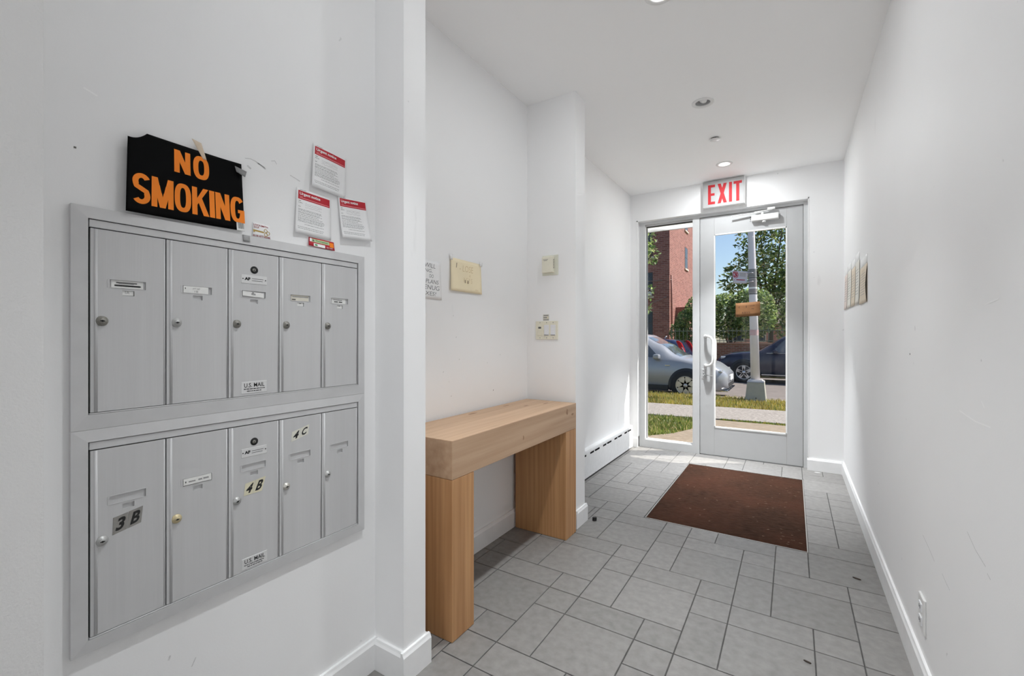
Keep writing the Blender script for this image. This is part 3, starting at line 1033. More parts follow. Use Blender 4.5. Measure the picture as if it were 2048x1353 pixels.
def card(t, y0, y1, z0, z1, m, ink=(), tilt=0.0, name='name_card', fwd=0.0):
    bm = bmesh.new()
    P = sheet_map((y0, z1), (y1, z1 - tilt), (y1, z0 - tilt), (y0, z0), PW(XD - 0.0025 + fwd))
    patch_on(bm, 0, 1, 0, 1, P, 0.0004, 0, 2, 1)
    for u0, u1, v0, v1, k in ink:
        if isinstance(k, str):
            text_on(bm, k, u0, u1, v0, v1, P, 0.0007, 2)
        else:
            patch_on(bm, u0, u1, v0, v1, P, 0.0007, k, 1, 1)
    obj(name, bm, [m, INK, GREYINK, MIDINK], t, fix=False)

PITCH = (YM1 - YM0) / 5
LOCKS = [[NICKEL, CHROME, NICKEL, NICKEL, NICKEL], [CHROME, BRASS, CHROME, mat('pale_chrome', (0.62, 0.6, 0.55), 0.35, metal=0.5, var=0.1, scale=200), CHROME]]
WORDS = ['first', 'second', 'third', 'fourth', 'fifth']
for row, (zb, zt, nm) in enumerate(((0.9745, 1.4415, 'upper bank of five silver mailboxes, its name slots filled with cards'),
                                    (0.5085, 0.9740, 'lower bank of five silver mailboxes with 3B, 4B and 4C stickers'))):
    t = thing('mailbox_bank', (XM, (0.288 + 1.0215) / 2, zb), nm, 'mailboxes', 'mailbox banks')
    yo0, yo1, yi0, yi1 = 0.2880, 1.0215, YM0 - 0.0012, YM1 + 0.0012
    zi0, zi1 = zb + 0.0275 + (0.004 if row == 0 else 0.0), zt - 0.0250
    mitre_rail(t, ((yo0, zb), (yo0, zt)), ((yi0, zi0), (yi0, zi1)))
    mitre_rail(t, ((yo1, zt), (yo1, zb)), ((yi1, zi1), (yi1, zi0)))
    mitre_rail(t, ((yo0, zt), (yo1, zt)), ((yi0, zi1), (yi1, zi1)))
    mitre_rail(t, ((yo1, zb), (yo0, zb)), ((yi1, zi0), (yi0, zi0)))
    obj('cabinet_back', boxbm(XM + 0.0003, XM + 0.003, yi0, yi1, zi0, zi1), DARK, t)
    ztop = zt - 0.0445          # top of the doors
    zlow = zi0 + 0.0040
    obj('header_strip', boxbm(XM + 0.003, XD + 0.0005, YM0 + 0.0012, YM1 - 0.0012, ztop + 0.0022, zi1 - 0.0016, 0.0008), ALU_FRAME, t)
    obj('sill_strip', boxbm(XM + 0.003, XD + 0.002, YM0 + 0.001, YM1 - 0.001, zi0 + 0.0005, zlow - 0.0014, 0.0005), ALU_FRAME, t)
    for k in range(5):
        y0 = YM0 + PITCH * k + (0.0030 if k == 0 else 0.0013)
        y1 = YM0 + PITCH * (k + 1) - (0.0020 if k == 4 else 0.0013)
        b = YM0 + PITCH * k
        holes = [(b + 0.034, b + 0.097, ztop - 0.1220, ztop - 0.1045, 0.0030), (b + 0.0555, b + 0.0765, ztop - 0.1380, ztop - 0.1268, 0.0040)]
        us = sorted([y0, y1] + [q for h in holes for q in h[:2]])
        vs = sorted([zlow, ztop] + [q for h in holes for q in h[2:4]])
        def dd(i, j):
            cy, cz = (us[i] + us[i + 1]) / 2, (vs[j] + vs[j + 1]) / 2
            for h in holes:
                if h[0] < cy < h[1] and h[2] < cz < h[3]:
                    return -h[4]
            return 0.0
        bm = bmesh.new()
        grid_relief(bm, us, vs, dd, lambda u, v, d: (XD + d, u, v))
        for q in ((y0, y0), (y1, y1)):
            f = bm.faces.new([bm.verts.new(p) for p in ((XD, q[0], zlow), (XD, q[0], ztop), (XD - 0.007, q[0], ztop), (XD - 0.007, q[0], zlow))])
        for q in (zlow, ztop):
            f = bm.faces.new([bm.verts.new(p) for p in ((XD, y0, q), (XD, y1, q), (XD - 0.007, y1, q), (XD - 0.007, y0, q))])
        d = obj('door', bm, ALU, t, fix=False)
        # rolled hinge edge, slot rim
        bm = bmesh.new()
        tube(bm, [(XD - 0.0012, y0 + 0.0085, zlow + 0.0005), (XD - 0.0012, y0 + 0.0085, ztop - 0.0005)], 0.0034, 12)
        tube(bm, [(XD - 0.0012, y1 - 0.0022, zlow + 0.0005), (XD - 0.0012, y1 - 0.0022, ztop - 0.0005)], 0.0020, 8)
        obj('hinge_roll', bm, ALU, d)
        h = holes[0]
        bm = bmesh.new()
        for (a0, a1, c0, c1) in ((h[0] - 0.001, h[1] + 0.001, h[3], h[3] + 0.001), (h[0] - 0.001, h[1] + 0.001, h[2] - 0.001, h[2]), (h[0] - 0.004, h[0], h[2], h[3]), (h[1], h[1] + 0.004, h[2], h[3])):
            box(bm, XD - 0.0005, XD + 0.0007, a0, a1, c0, c1)
        obj('slot_rim', bm, ALU, d)
        lock_mesh(b + 0.0210, ztop - 0.1945, 0.0108, LOCKS[row][k], d, key=random.uniform(-0.12, 0.12) if not (row == 1 and k == 2) else 0.45)
        if k == 2:
            bm = bmesh.new()
            lathe(bm, [(0, 0.0010), (0.0098, 0.0010), (0.0102, 0.0004), (0.0102, -0.001)], (XD, b + 0.0665, ztop - 0.0465), (1, 0, 0), 26, mi=0)
            lathe(bm, [(0, 0.0022), (0.0042, 0.0022), (0.0046, 0.0010)], (XD, b + 0.0655, ztop - 0.0470), (1, 0, 0), 18, mi=1)
            patch_on(bm, b + 0.0648, b + 0.0662, ztop - 0.0500, ztop - 0.0440, PW(XD + 0.0023), 0.0002, 0, 1, 1)
            obj('master_lock', bm, [DARK, NICKEL], d, fix=False)
            af_plate(d, b + 0.0325, ztop - 0.0845, ztop - 0.0615)
            if row == 0: us_plate(d, b + 0.0325, 1.0165, 1.0475, True)
            else: us_plate(d, b + 0.0335, 0.5440, 0.5735, False)
        s0, s1, z0, z1 = h[:4]
        n0, n1, m0, m1 = holes[1][:4]
        if row == 0:
            if k == 0:
                card(d, s0 + .003, s1 - .004, z0 + .0005, z1 - .0005, CARD, ((.10, .90, .22, .42, 1), (.88, .93, .26, .38, 1), (.15, .80, .62, .78, 3), (.22, .70, .52, .60, 2)))
                card(d, n0 + .0005, n1 - .001, m0 + .001, m1 - .0005, CARD, ((.25, .62, .35, .95, '1A'),), name='notch_card')
            if k == 1:
                card(d, s0 + .001, s1 - .008, z0 + .0005, z1 - .0005, CARD, ((.36, .66, .55, .78, 'APT NO'), (.44, .58, .12, .38, '1B'), (.06, .09, .55, .75, 1)), fwd=.0026)
            if k == 2:
                card(d, s0 + .002, s1 - .005, z0 + .004, z1 - .0008, CARD, ((.40, .60, .35, .70, 2), (.44, .52, .75, .9, 3)), tilt=.003, fwd=.0026)
            if k == 3:
                card(d, s0 + .003, s1 - .004, z0 + .0005, z1 - .0005, mat('cream_card', (0.72, 0.69, 0.60), 0.7, var=.05, scale=100), ((.05, .26, .12, .26, 1), (.08, .9, .62, .76, 2), (.9, .96, .62, .72, 3)))
                card(d, n0 + .0005, n1 - .001, m0 + .001, m1 - .0005, CARD, ((.35, .60, .65, .95, 2),), name='notch_card')
            if k == 4:
                card(d, s0 + .004, s1 - .008, z0 + .0005, z1 - .0005, CARD, ((.16, .44, .22, .40, 1), (.50, .76, .22, .40, 1), (.10, .74, .60, .76, 2)))
                card(d, n0 + .0005, n1 - .001, m0 + .001, m1 - .0005, CARD, ((.35, .65, .65, .95, 2),), name='notch_card')
        else:
            if k == 0: sticker(d, '3B', (.3545, .777), (.3535, .740), (.407, .7875), (.4035, .751), GREYST)
            if k == 1: card(d, s0 + .001, s1 - .001, z0 + .0015, z1 - .0005, CARD, ((.06, .10, .35, .6, 3), (.18, .42, .35, .55, 2), (.52, .66, .35, .6, 2), (.70, .9, .38, .62, 2)), fwd=.0026)
            if k == 2: sticker(d, '4B', (.629, .774), (.625, .742), (.684, .781), (.673, .743), CREAM)
            if k == 3: sticker(d, '4C', (.761, .889), (.758, .860), (.816, .903), (.812, .874), mat('pale_sticker', (0.78, 0.77, 0.68), 0.5, var=.08, scale=150))
# paint-spotted dimple on the sill of the upper bank and a scrap of tape on its top rail
bm = bmesh.new()
P = sheet_map((.622, 1.4415), (.640, 1.4415), (.640, 1.424), (.622, 1.424), PW(-1.2405), lambda u, v: (1 - v) * 0.0030)
tag(obj('tape_scrap', sheet_bm(P, 3, 3, 0.0004), mat('grey_tape', (0.36, 0.36, 0.36), 0.5, var=.2, scale=120)), 'scrap of grey tape on the top rail of the mailboxes', 'tape')

# ================================================================== THINGS ON THE MAILBOX WALL
PM = PW(XM)
# NO SMOKING sign: curling black card with a notched corner
t = thing('no_smoking_sign', (XM, 0.50, 1.445), 'black no smoking sign with orange letters, taped above the mailboxes', 'sign')
slift = lambda u, v: 0.004 + 0.012 * (1 - u) ** 2 + 0.006 * max(0, u - 0.8) * 5 * (v ** 2) * 0.4 + 0.004 * (1 - v)
PS = sheet_map((0.3785, 1.630), (0.6215, 1.630), (0.6295, 1.4520), (0.3735, 1.4450), PM, slift)
nu, nv = 26, 18
bm = bmesh.new()
def notch(u, v):
    # concave bite out of the top left corner
    du, dv = u / 0.140, (1 - v) / 0.115
    return du, dv
def PN(u, v, off):
    if v > 0.885:
        # pull the top edge down along the bite
        s = min(1, u / 0.145)
        top = 0.885 + 0.115 * (s ** 2.2)
        v = 0.885 + (v - 0.885) / 0.115 * (top - 0.885) + (0.012 * (1 - s) if v >= 0.999 else 0)
    return PS(u, v, off)
ul = [0, .02, .04, .06, .08, .10, .115, .13, .145] + [.145 + .855 * i / 18 for i in range(1, 19)]
vl = [.885 * j / 14 for j in range(15)] + [.92, .96, 1.0]
F = [[bm.verts.new(PN(u, v, 0.0008)) for v in vl] for u in ul]
B = [[bm.verts.new(PN(u, v, 0.0)) for v in vl] for u in ul]
for i in range(len(ul) - 1):
    for j in range(len(vl) - 1):
        bm.faces.new((F[i][j], F[i + 1][j], F[i + 1][j + 1], F[i][j + 1])).smooth = True
        bm.faces.new((B[i][j + 1], B[i + 1][j + 1], B[i + 1][j], B[i][j])).smooth = True
    bm.faces.new((F[i][0], B[i][0], B[i + 1][0], F[i + 1][0]))
    bm.faces.new((F[i + 1][-1], B[i + 1][-1], B[i][-1], F[i][-1]))
for j in range(len(vl) - 1):
    bm.faces.new((F[0][j + 1], B[0][j + 1], B[0][j], F[0][j]))
    bm.faces.new((F[-1][j], B[-1][j], B[-1][j + 1], F[-1][j + 1]))
obj('card', bm, BLACKSIGN, t)
# lettering: bold condensed strokes
bm = bmesh.new()
def glyph(ch, u0, u1, v0, v1, sw):
    """heavy condensed capital drawn with strokes; sw = stem width in u, sh = bar height in v"""
    W, Hh = u1 - u0, v1 - v0
    ASP = 0.246 / 0.180          # sheet width over height
    sh = sw * ASP * 0.92
    off = 0.0016
    def U(x): return u0 + W * x
    def V_(y): return v0 + Hh * y
    def poly(pts, o=off):
        bm.faces.new([bm.verts.new(PS(U(x), V_(y), o)) for x, y in pts])
    def rect(x0, x1, y0, y1, o=off):
        n = 4
        for k in range(n):
            poly([(x0, y0 + (y1 - y0) * k / n), (x1, y0 + (y1 - y0) * k / n), (x1, y0 + (y1 - y0) * (k + 1) / n), (x0, y0 + (y1 - y0) * (k + 1) / n)], o)
    s = sw / W; h = sh / Hh
    def band(fo, fi, n):
        for k in range(n):
            a, b = k / n, (k + 1) / n
            poly([fo(a), fo(b), fi(b), fi(a)])
    if ch == 'I': rect(0, 1, 0, 1)
    elif ch == 'N':
        rect(0, s, 0, 1); rect(1 - s, 1, 0, 1)
        for k in range(4):
            a, b = k / 4, (k + 1) / 4
            f = lambda q: q * (1 - s)
            poly([(f(a) - .02, 1 - a), (f(a) + s + .02, 1 - a), (f(b) + s + .02, 1 - b), (f(b) - .02, 1 - b)], off + .0001)
    elif ch == 'M':
        rect(0, s, 0, 1); rect(1 - s, 1, 0, 1)
        for k in range(4):
            a, b = k / 4, (k + 1) / 4
            f = lambda q: q * (0.5 - s / 2)
            poly([(f(a), 1 - a), (f(a) + s * 1.05, 1 - a), (f(b) + s, 1 - b), (f(b), 1 - b)], off + .0001)
            poly([(1 - f(a) - s * 1.05, 1 - a), (1 - f(a), 1 - a), (1 - f(b), 1 - b), (1 - f(b) - s, 1 - b)], off + .0002)
    elif ch == 'K':
        rect(0, s, 0, 1)
        poly([(s * .9, .34), (s * .9, .58), (1 - s * 1.05, 1), (1, 1)], off + .0001)
        poly([(s * 1.02, .56), (s * 1.75, .72), (1.02, 0), (1 - s * 1.05, 0)], off + .0002)
    elif ch in 'OG':
        ex = 2.6
        def sup(a, rx, ry):
            c, q = math.cos(a), math.sin(a)
            return (.5 + rx * math.copysign(abs(c) ** (2 / ex), c), .5 + ry * math.copysign(abs(q) ** (2 / ex), q))
        a0, a1 = (0, 2 * PI) if ch == 'O' else (math.radians(40), math.radians(360))
        fo = lambda q: sup(a0 + (a1 - a0) * q, .5, .5)
        fi = lambda q: sup(a0 + (a1 - a0) * q, .5 - s, .5 - h)
        band(fo, fi, 40)
        if ch == 'G':
            rect(1 - s, 1.0, 0.0, .50, off + .0001); rect(.52, 1.0, .50 - h * .85, .50, off + .0002)
    elif ch == 'S':
        # spine: upper arc, diagonal, lower arc
        pts = []
        for a in range(25, 200, 8): pts.append((.5 + (.5 - s / 2) * math.cos(math.radians(a)), .735 + (.265 - h / 2) * math.sin(math.radians(a))))
        pts += [(s * .58, .645), (.22, .575), (.5, .50), (.78, .425), (1 - s * .58, .355)]
        for a in range(20, -156, -8): pts.append((.5 + (.5 - s / 2) * math.cos(math.radians(a)), .265 + (.265 - h / 2) * math.sin(math.radians(a))))
        n = len(pts)
        asp = (W * 0.246) / (Hh * 0.180)
        L, R = [], []
        for i in range(n):
            a_, b_ = pts[max(i - 1, 0)], pts[min(i + 1, n - 1)]
            dx, dy = (b_[0] - a_[0]) * asp, b_[1] - a_[1]
            l = math.hypot(dx, dy) or 1
            nx, ny = -dy / l, dx / l
            wx = s / 2; wy = h / 2
            L.append((pts[i][0] + nx * wx, pts[i][1] + ny * wy)); R.append((pts[i][0] - nx * wx, pts[i][1] - ny * wy))
        for i in range(n - 1):
            poly([R[i], R[i + 1], L[i + 1], L[i]])
glyph('N', .365, .505, .625, .920, .046)
glyph('O', .530, .675, .612, .930, .046)
x = .040
for ch, w_ in (('S', .148), ('M', .190), ('O', .152), ('K', .160), ('I', .052), ('N', .146), ('G', .150)):
    # sizes shrink nowhere: the sign is seen in perspective
    gap = .0085
    k_ = 0.9155
    glyph(ch, x, x + w_ * k_, .115, .490, .0445)
    x += w_ * k_ + gap
obj('lettering', bm, ORANGE, t, fix=False)
bm = bmesh.new()
patch_on(bm, .92, .999, .0, .135, PS, 0.0014, 0, 2, 2)
for k in range(9):
    patch_on(bm, .935 + k * .0065, .938 + k * .0065, .03, .12, PS, 0.0017, 1, 1, 1)
obj('barcode', bm, [CARD, MIDINK], t, fix=False)
tp = sheet_map((.505, 1.655), (.525, 1.650), (.537, 1.612), (.530, 1.612), PM, lambda u, v: 0.0075 + .002 * u)
tag(obj('masking_tape', sheet_bm(tp, 4, 6, 0.0005), MASK), 'twist of pale masking tape at the top edge of the black sign', 'tape')
tp = sheet_map((.602, 1.618), (.632, 1.612), (.628, 1.596), (.606, 1.604), PM, lambda u, v: 0.0130)
tag(obj('clear_tape', sheet_bm(tp, 4, 4, 0.0004), mat('glossy_tape', (0.30, 0.30, 0.30), 0.08, var=.3, scale=60)), 'glossy tape on the right corner of the black sign', 'tape')

# three letter-style notices
def notice(tl, tr, br, bl, label, curl, x0=XM):
    cy = (tl[0] + br[0]) / 2
    t = thing('notice', (x0, cy, min(bl[1], br[1])), label, 'notice', 'urgent notices on the mailbox wall')
    P = sheet_map(tl, tr, br, bl, PW(x0), curl)
    obj('sheet', sheet_bm(P), PAPER, t)
    bm = bmesh.new()
    patch_on(bm, .045, .955, .765, .955, P, .0008, 0, 6, 3)
    text_on(bm, 'Urgent notice', .085, .67, .842, .925, P, .0011, 1, bold=.025)
    patch_on(bm, .085, .17, .818, .828, P, .0011, 2, 1, 1)
    patch_on(bm, .085, .93, .789, .802, P, .0011, 2, 6, 1)
    obj('header', bm, [RED, PAPER, PINK], t, fix=False)['label'] = 'red header band reading Urgent notice'
    bm = bmesh.new()
    text_on(bm, 'a', .085, .105, .968, .985, P, .0009, 1)
    patch_on(bm, .11, .26, .970, .980, P, .0009, 0, 1, 1)
    def line(u0, u1, v, m=0, h=.010):
        u = u0
        while u < u1 - .01:
            l = random.uniform(.02, .08)
            patch_on(bm, u, min(u + l, u1), v - h / 2, v + h / 2, P, .0008, m, 1, 1)
            u += l + .012
    line(.06, .14, .725, 1); line(.06, .17, .685, 1); line(.06, .12, .600, 1)
    for v in (.690, .610, .655):
        uu = .24
        pts = []
        while uu < .72:
            pts.append((uu, v + random.uniform(-.012, .016))); uu += .017
        stroke_on(bm, pts, .004, P, .0008, 0)
    for v, e in ((.545, .70), (.520, .72), (.485, .66), (.460, .73), (.425, .62), (.390, .74), (.355, .78), (.330, .80), (.300, .79), (.275, .74), (.225, .78), (.155, .78)):
        line(.06 if v not in (.225,) else .24, e, v)
    line(.07, .76, .12)
    obj('print', bm, [GREYINK, MIDINK], t, fix=False)
    return t
notice((.836, 1.7665), (.9555, 1.7555), (.9520, 1.6230), (.8235, 1.6290), 'white urgent notice, topmost of three above the mailboxes', lambda u, v: 0.0025 + 0.011 * (1 - u) * (1 - v) + .002 * math.sin(u * 3))
notice((.7805, 1.6145), (.8985, 1.6105), (.8990, 1.4765), (.7725, 1.4780), 'white urgent notice just above the small red sticker', lambda u, v: 0.0010 + 0.007 * (1 - u) * (1 - v * .6))
notice((.9225, 1.6265), (1.0375, 1.6385), (1.0560, 1.5010), (.9330, 1.4910), 'white urgent notice hung beside the pier, curling at its foot', lambda u, v: 0.0010 + 0.010 * (1 - v) * (1 - v) + .003 * (1 - u))

# small red and green sticker, key sticker
t = thing('red_sticker', (XM, .863, 1.447), 'small red sticker with a green strip on the mailbox frame', 'sticker')
P = sheet_map((.8215, 1.4745), (.9085, 1.4725), (.9080, 1.4445), (.8175, 1.4475), PM, lambda u, v: 0.0012 + .006 * (1 - v))
obj('sheet', sheet_bm(P, 6, 3), RED, t)
bm = bmesh.new()
patch_on(bm, .03, .10, .52, .90, P, .0009, 0, 1, 1)
patch_on(bm, .10, .80, .50, .88, P, .0009, 1, 3, 1)
text_on(bm, 'Thompson', .24, .74, .56, .80, P, .0012, 2, bold=.02)
text_on(bm, 'a', .13, .20, .58, .80, P, .0012, 3, bold=.05)
patch_on(bm, .81, .97, .30, .85, P, .0010, 4, 1, 1)
patch_on(bm, .18, .62, .04, .38, P, .0009, 0, 3, 1)
patch_on(bm, .22, .32, .12, .30, P, .0012, 2, 1, 1)
text_on(bm, 'BO-LIST', .68, .92, .10, .24, P, .0012, 0)
obj('print', bm, [PAPER, mat('pale_green_print', srgb(190, 205, 160), .6), mat('green_print', srgb(70, 140, 75), .6), MIDINK, ORANGE], t, fix=False)

t = thing('key_sticker', (XM, .677, 1.4445), 'small locksmith sticker with a gold key and red lettering', 'sticker')
P = sheet_map((.654, 1.4835), (.7005, 1.4810), (.7015, 1.4425), (.6525, 1.4425), PM, lambda u, v: 0.0010 + .003 * (1 - v))
obj('sheet', sheet_bm(P, 4, 3), PAPER, t)
bm = bmesh.new()
text_on(bm, 'LOCKSMITH', .05, .88, .80, .93, P, .0009, 0, bold=.02)
text_on(bm, 'SHOP', .05, .36, .64, .76, P, .0009, 0, bold=.02)
text_on(bm, '8.18-477-8208', .02, .97, .06, .18, P, .0009, 0, bold=.02)
stroke_on(bm, [(.02, .47), (.64, .44)], .10, P, .0009, 1)
patch_on(bm, .03, .12, .34, .46, P, .0009, 1, 1, 1)
for cx, cy in ((.74, .58), (.74, .30), (.88, .44)):
    stroke_on(bm, arc(cx, cy, .085, .12, 0, 360, 16), .035, P, .0010, 1)
obj('print', bm, [mat('dark_red_print', srgb(150, 50, 55), .6), mat('gold_print', srgb(180, 150, 70), .5, var=.15, scale=200)], t, fix=False)

# ================================================================== THINGS IN THE ALCOVE
PA = PW(XL)
# handwritten note half hidden by the pier
t = thing('handwritten_note', (XL, 1.56, 1.345), 'white handwritten note half hidden behind the pier', 'note')
P = sheet_map((1.452, 1.5350), (1.655, 1.5310), (1.6625, 1.3470), (1.452, 1.3510), PA, lambda u, v: 0.001 + 0.002 * (1 - v))
obj('sheet', sheet_bm(P), PAPER, t)
bm = bmesh.new()
for s_, u0, u1, v0, v1 in (('THE WILL', .12, .81, .80, .915), ('FLYING,', .16, .70, .665, .765), ('DO', .60, .74, .545, .635), ('NOT PLANS', .10, .91, .395, .50), ('BE ENUG', .16, .935, .235, .35), ('BOXES!', .20, .81, .085, .185)):
    text_on(bm, s_, u0, u1, v0, v1, P, .0009, 0, shear=.18, bold=-.004)
obj('handwriting', bm, mat('pen_ink', (0.17, 0.17, 0.18), .7), t, fix=False)
# manila note
t = thing('manila_note', (XL, 1.86, 1.40), 'tan paper note taped to the back wall of the alcove', 'note')
P = sheet_map((1.7275, 1.5680), (1.9860, 1.5650), (1.9900, 1.4000), (1.7220, 1.4010), PA, lambda u, v: 0.002 + 0.007 * (1 - v) * (.3 + abs(u - .5)) + .004 * (1 - u))
obj('sheet', sheet_bm(P), MANILA, t)
bm = bmesh.new()
text_on(bm, 'I', .16, .19, .72, .87, P, .0009, 0, shear=.15, bold=.02)
text_on(bm, '- LOSE', .27, .72, .64, .84, P, .0009, 1, shear=.1)
text_on(bm, 'x', .58, .63, .50, .57, P, .0009, 1)
text_on(bm, 'K E Y S', .40, .68, .30, .46, P, .0009, 1, shear=.1)
patch_on(bm, .44, .46, .29, .39, P, .0010, 0, 1, 1); patch_on(bm, .53, .555, .28, .38, P, .0010, 0, 1, 1)
text_on(bm, 'tks', .77, .87, .09, .15, P, .0009, 1)
obj('handwriting', bm, [mat('brown_ink', srgb(120, 100, 80), .8), mat('faint_ink', srgb(222, 202, 160), .8)], t, fix=False)
for (tl, tr, br, bl, lab) in (((1.722, 1.585), (1.742, 1.585), (1.742, 1.556), (1.722, 1.556), 'clear tape on the corner of the tan note toward the handwritten note'), ((1.972, 1.578), (1.998, 1.574), (1.993, 1.552), (1.970, 1.556), 'clear tape on the corner of the tan note toward the thermostat')):
    tag(obj('clear_tape', sheet_bm(sheet_map(tl, tr, br, bl, PA, lambda u, v: .0065), 2, 2, .0004), TAPE), lab, 'tape')

# thermostat, label and switches on the alcove end wall (faces the camera)
YS = 2.5
PE = PF(YS)
t = thing('thermostat', (-1.289, YS, 1.556), 'ivory thermostat on a square backplate in the alcove', 'thermostat')
obj('backplate', boxbm(-1.345, -1.232, YS - 0.004, YS, 1.553, 1.680, 0.002), mat('pale_backplate', srgb(222, 222, 208), .4, var=.03, scale=60), t)
obj('body', boxbm(-1.335, -1.257, YS - 0.030, YS - 0.004, 1.568, 1.668, 0.004, 2), IVORY, t)
bm = bmesh.new()
P = PF(YS - 0.030)
patch_on(bm, -1.326, -1.290, 1.648, 1.6505, P, .0005, 0, 1, 1); patch_on(bm, -1.320, -1.296, 1.642, 1.6445, P, .0005, 0, 1, 1)
for z in (1.595, 1.605, 1.615, 1.625, 1.635, 1.645):
    f = bm.faces.new([bm.verts.new(p) for p in ((-1.2565, YS - .024, z), (-1.2565, YS - .011, z), (-1.2565, YS - .011, z + .005), (-1.2565, YS - .024, z + .005))])
obj('vent_marks', bm, MIDINK, t, fix=False)
t = thing('switch_label', (-1.319, YS, 1.270), 'tiny printed label above the light switches', 'label')
obj('sheet', boxbm(-1.341, -1.298, YS - .0006, YS, 1.269, 1.308), mat('label_paper', srgb(208, 206, 196), .7, var=.03, scale=60), t)
bm = bmesh.new()
for z, a, b in ((1.302, -1.336, -1.303), (1.288, -1.338, -1.308), (1.274, -1.338, -1.300)):
    patch_on(bm, a, b, z - .0017, z + .0017, PE, .0010, 0, 1, 1)
patch_on(bm, -1.312, -1.304, 1.284, 1.292, PE, .0010, 1, 1, 1)
obj('print', bm, [MIDINK, MANILA], t, fix=False)
t = thing('light_switch', (-1.313, YS, 1.151), 'triple ivory light switch plate on the alcove end wall', 'switch')
obj('cover_plate', boxbm(-1.392, -1.234, YS - 0.006, YS, 1.150, 1.266, 0.002, 2), IVORY, t)
for k, cx in enumerate((-1.360, -1.313, -1.267)):
    r = obj('rocker', boxbm(cx - 0.0165, cx + 0.0165, YS - 0.0095, YS - 0.004, 1.175, 1.241, 0.0012), IVORY if k == 0 else ROCKER, t)
    if k == 0:
        obj('timer_window', boxbm(cx - 0.010, cx + 0.010, YS - 0.0102, YS - 0.0090, 1.218, 1.230), MIDINK, r)
    else:
        obj('rocker_edge', boxbm(cx - 0.0150, cx + 0.0150, YS - 0.0110, YS - 0.0090, 1.177, 1.180), MATS['threshold_metal'], r)
    bm = bmesh.new()
    for z in (1.160, 1.256):
        lathe(bm, [(0, .0010), (0.0026, .0008), (0.003, 0)], (cx, YS - 0.006, z), (0, -1, 0), 10)
    explode(obj('screw', bm, MATS['steel_screw'], t))

# ================================================================== THINGS ON THE RIGHT WALL
PR = lambda a, z, off=0.0: (XR - off, a, z)
TAN = mat('tan_notice_paper', srgb(222, 208, 188), .75, var=.05, scale=12)
OFFW = mat('offwhite_notice_paper', srgb(228, 225, 216), .75, var=.05, scale=12)
PINKP = mat('pinkish_notice_paper', srgb(226, 212, 204), .75, var=.05, scale=12)
papers = [(4.60, 4.372, 1.662, 1.387, PINKP, 'pinkish paper taped to the right wall, farthest of five in a row'),
          (4.362, 4.105, 1.668, 1.387, OFFW, 'off-white paper taped to the right wall, second from the door'),
          (4.095, 3.850, 1.655, 1.385, TAN, 'tan paper taped to the right wall, middle of five'),
          (3.840, 3.625, 1.668, 1.383, OFFW, 'off-white paper on the long wall between two tan sheets'),
          (3.612, 3.285, 1.598, 1.372, TAN, 'wide tan paper curling off the right wall, nearest of five')]
for k, (ya, yb, z1, z0, m_, lab) in enumerate(papers):
    t = thing('posted_paper', (XR, (ya + yb) / 2, z0), lab, 'paper', 'papers taped along the right wall')
    curl = (lambda u, v: 0.001 + 0.005 * (1 - v) ** 2 + (0.008 * max(0, u - .8) * 5 * math.sin(PI * v) if k == 4 else 0.0015 * u))
    P = sheet_map((ya, z1), (yb, z1), (yb, z0), (ya, z0), PR, curl)
    obj('sheet', sheet_bm(P), m_, t)
    P2 = sheet_map((ya - .01, z1 + .055), (yb + .01, z1 + .055), (yb + .01, z1 - .012), (ya - .01, z1 - .012), PR, lambda u, v: .0008)
    obj('tape_strip', sheet_bm(P2, 4, 2, .0004), mat('wall_tape', (0.86, 0.86, 0.85), .35, var=.05, scale=30), t)
    bm = bmesh.new()
    for j in range(9):
        patch_on(bm, .12, .88 - .2 * random.random(), .80 - j * .07, .812 - j * .07, P, .0009, 0, 3, 1)
    obj('print', bm, GREYINK, t, fix=False)
# outlet
t = thing('wall_outlet', (XR, 1.985, 0.19), 'white electrical outlet low on the long bare wall', 'outlet')
obj('cover_plate', boxbm(XR - 0.007, XR, 1.945, 2.018, 0.190, 0.306, 0.002), METALW, t)
for z in (0.225, 0.270):
    r = obj('receptacle', boxbm(XR - 0.010, XR - 0.006, 1.965, 1.998, z - .014, z + .014, 0.001), ROCKER, t)
    bm = bmesh.new()
    box(bm, XR - 0.0106, XR - 0.0099, 1.974, 1.976, z - .005, z + .006); box(bm, XR - 0.0106, XR - 0.0099, 1.987, 1.989, z - .005, z + .006)
    obj('socket_slot', bm, DARK, r)

# cardboard sign taped to the inside of the door glass
yg = DY0 + 0.020
t = thing('cardboard_sign', (-0.359, yg - .004, 1.357), 'brown cardboard note taped to the glass of the entrance door', 'note')
P = sheet_map((-0.462, 1.486), (-0.256, 1.497), (-0.255, 1.363), (-0.462, 1.354), PF(yg), lambda u, v: 0.0005)
obj('sheet', sheet_bm(P, 4, 4, .003), CARDBD, t)
bm = bmesh.new()
text_on(bm, 'I', .14, .16, .62, .76, P, .0035, 0, bold=.02); text_on(bm, 'I', .43, .455, .62, .78, P, .0035, 0, bold=.02)
text_on(bm, 'LOSE', .60, .78, .70, .78, P, .0035, 0); text_on(bm, 'my', .66, .76, .46, .56, P, .0035, 0, bold=.02)
text_on(bm, 'KEYS', .27, .60, .22, .34, P, .0035, 0)
obj('handwriting', bm, mat('dark_brown_ink', srgb(66, 42, 26), .8), t, fix=False)

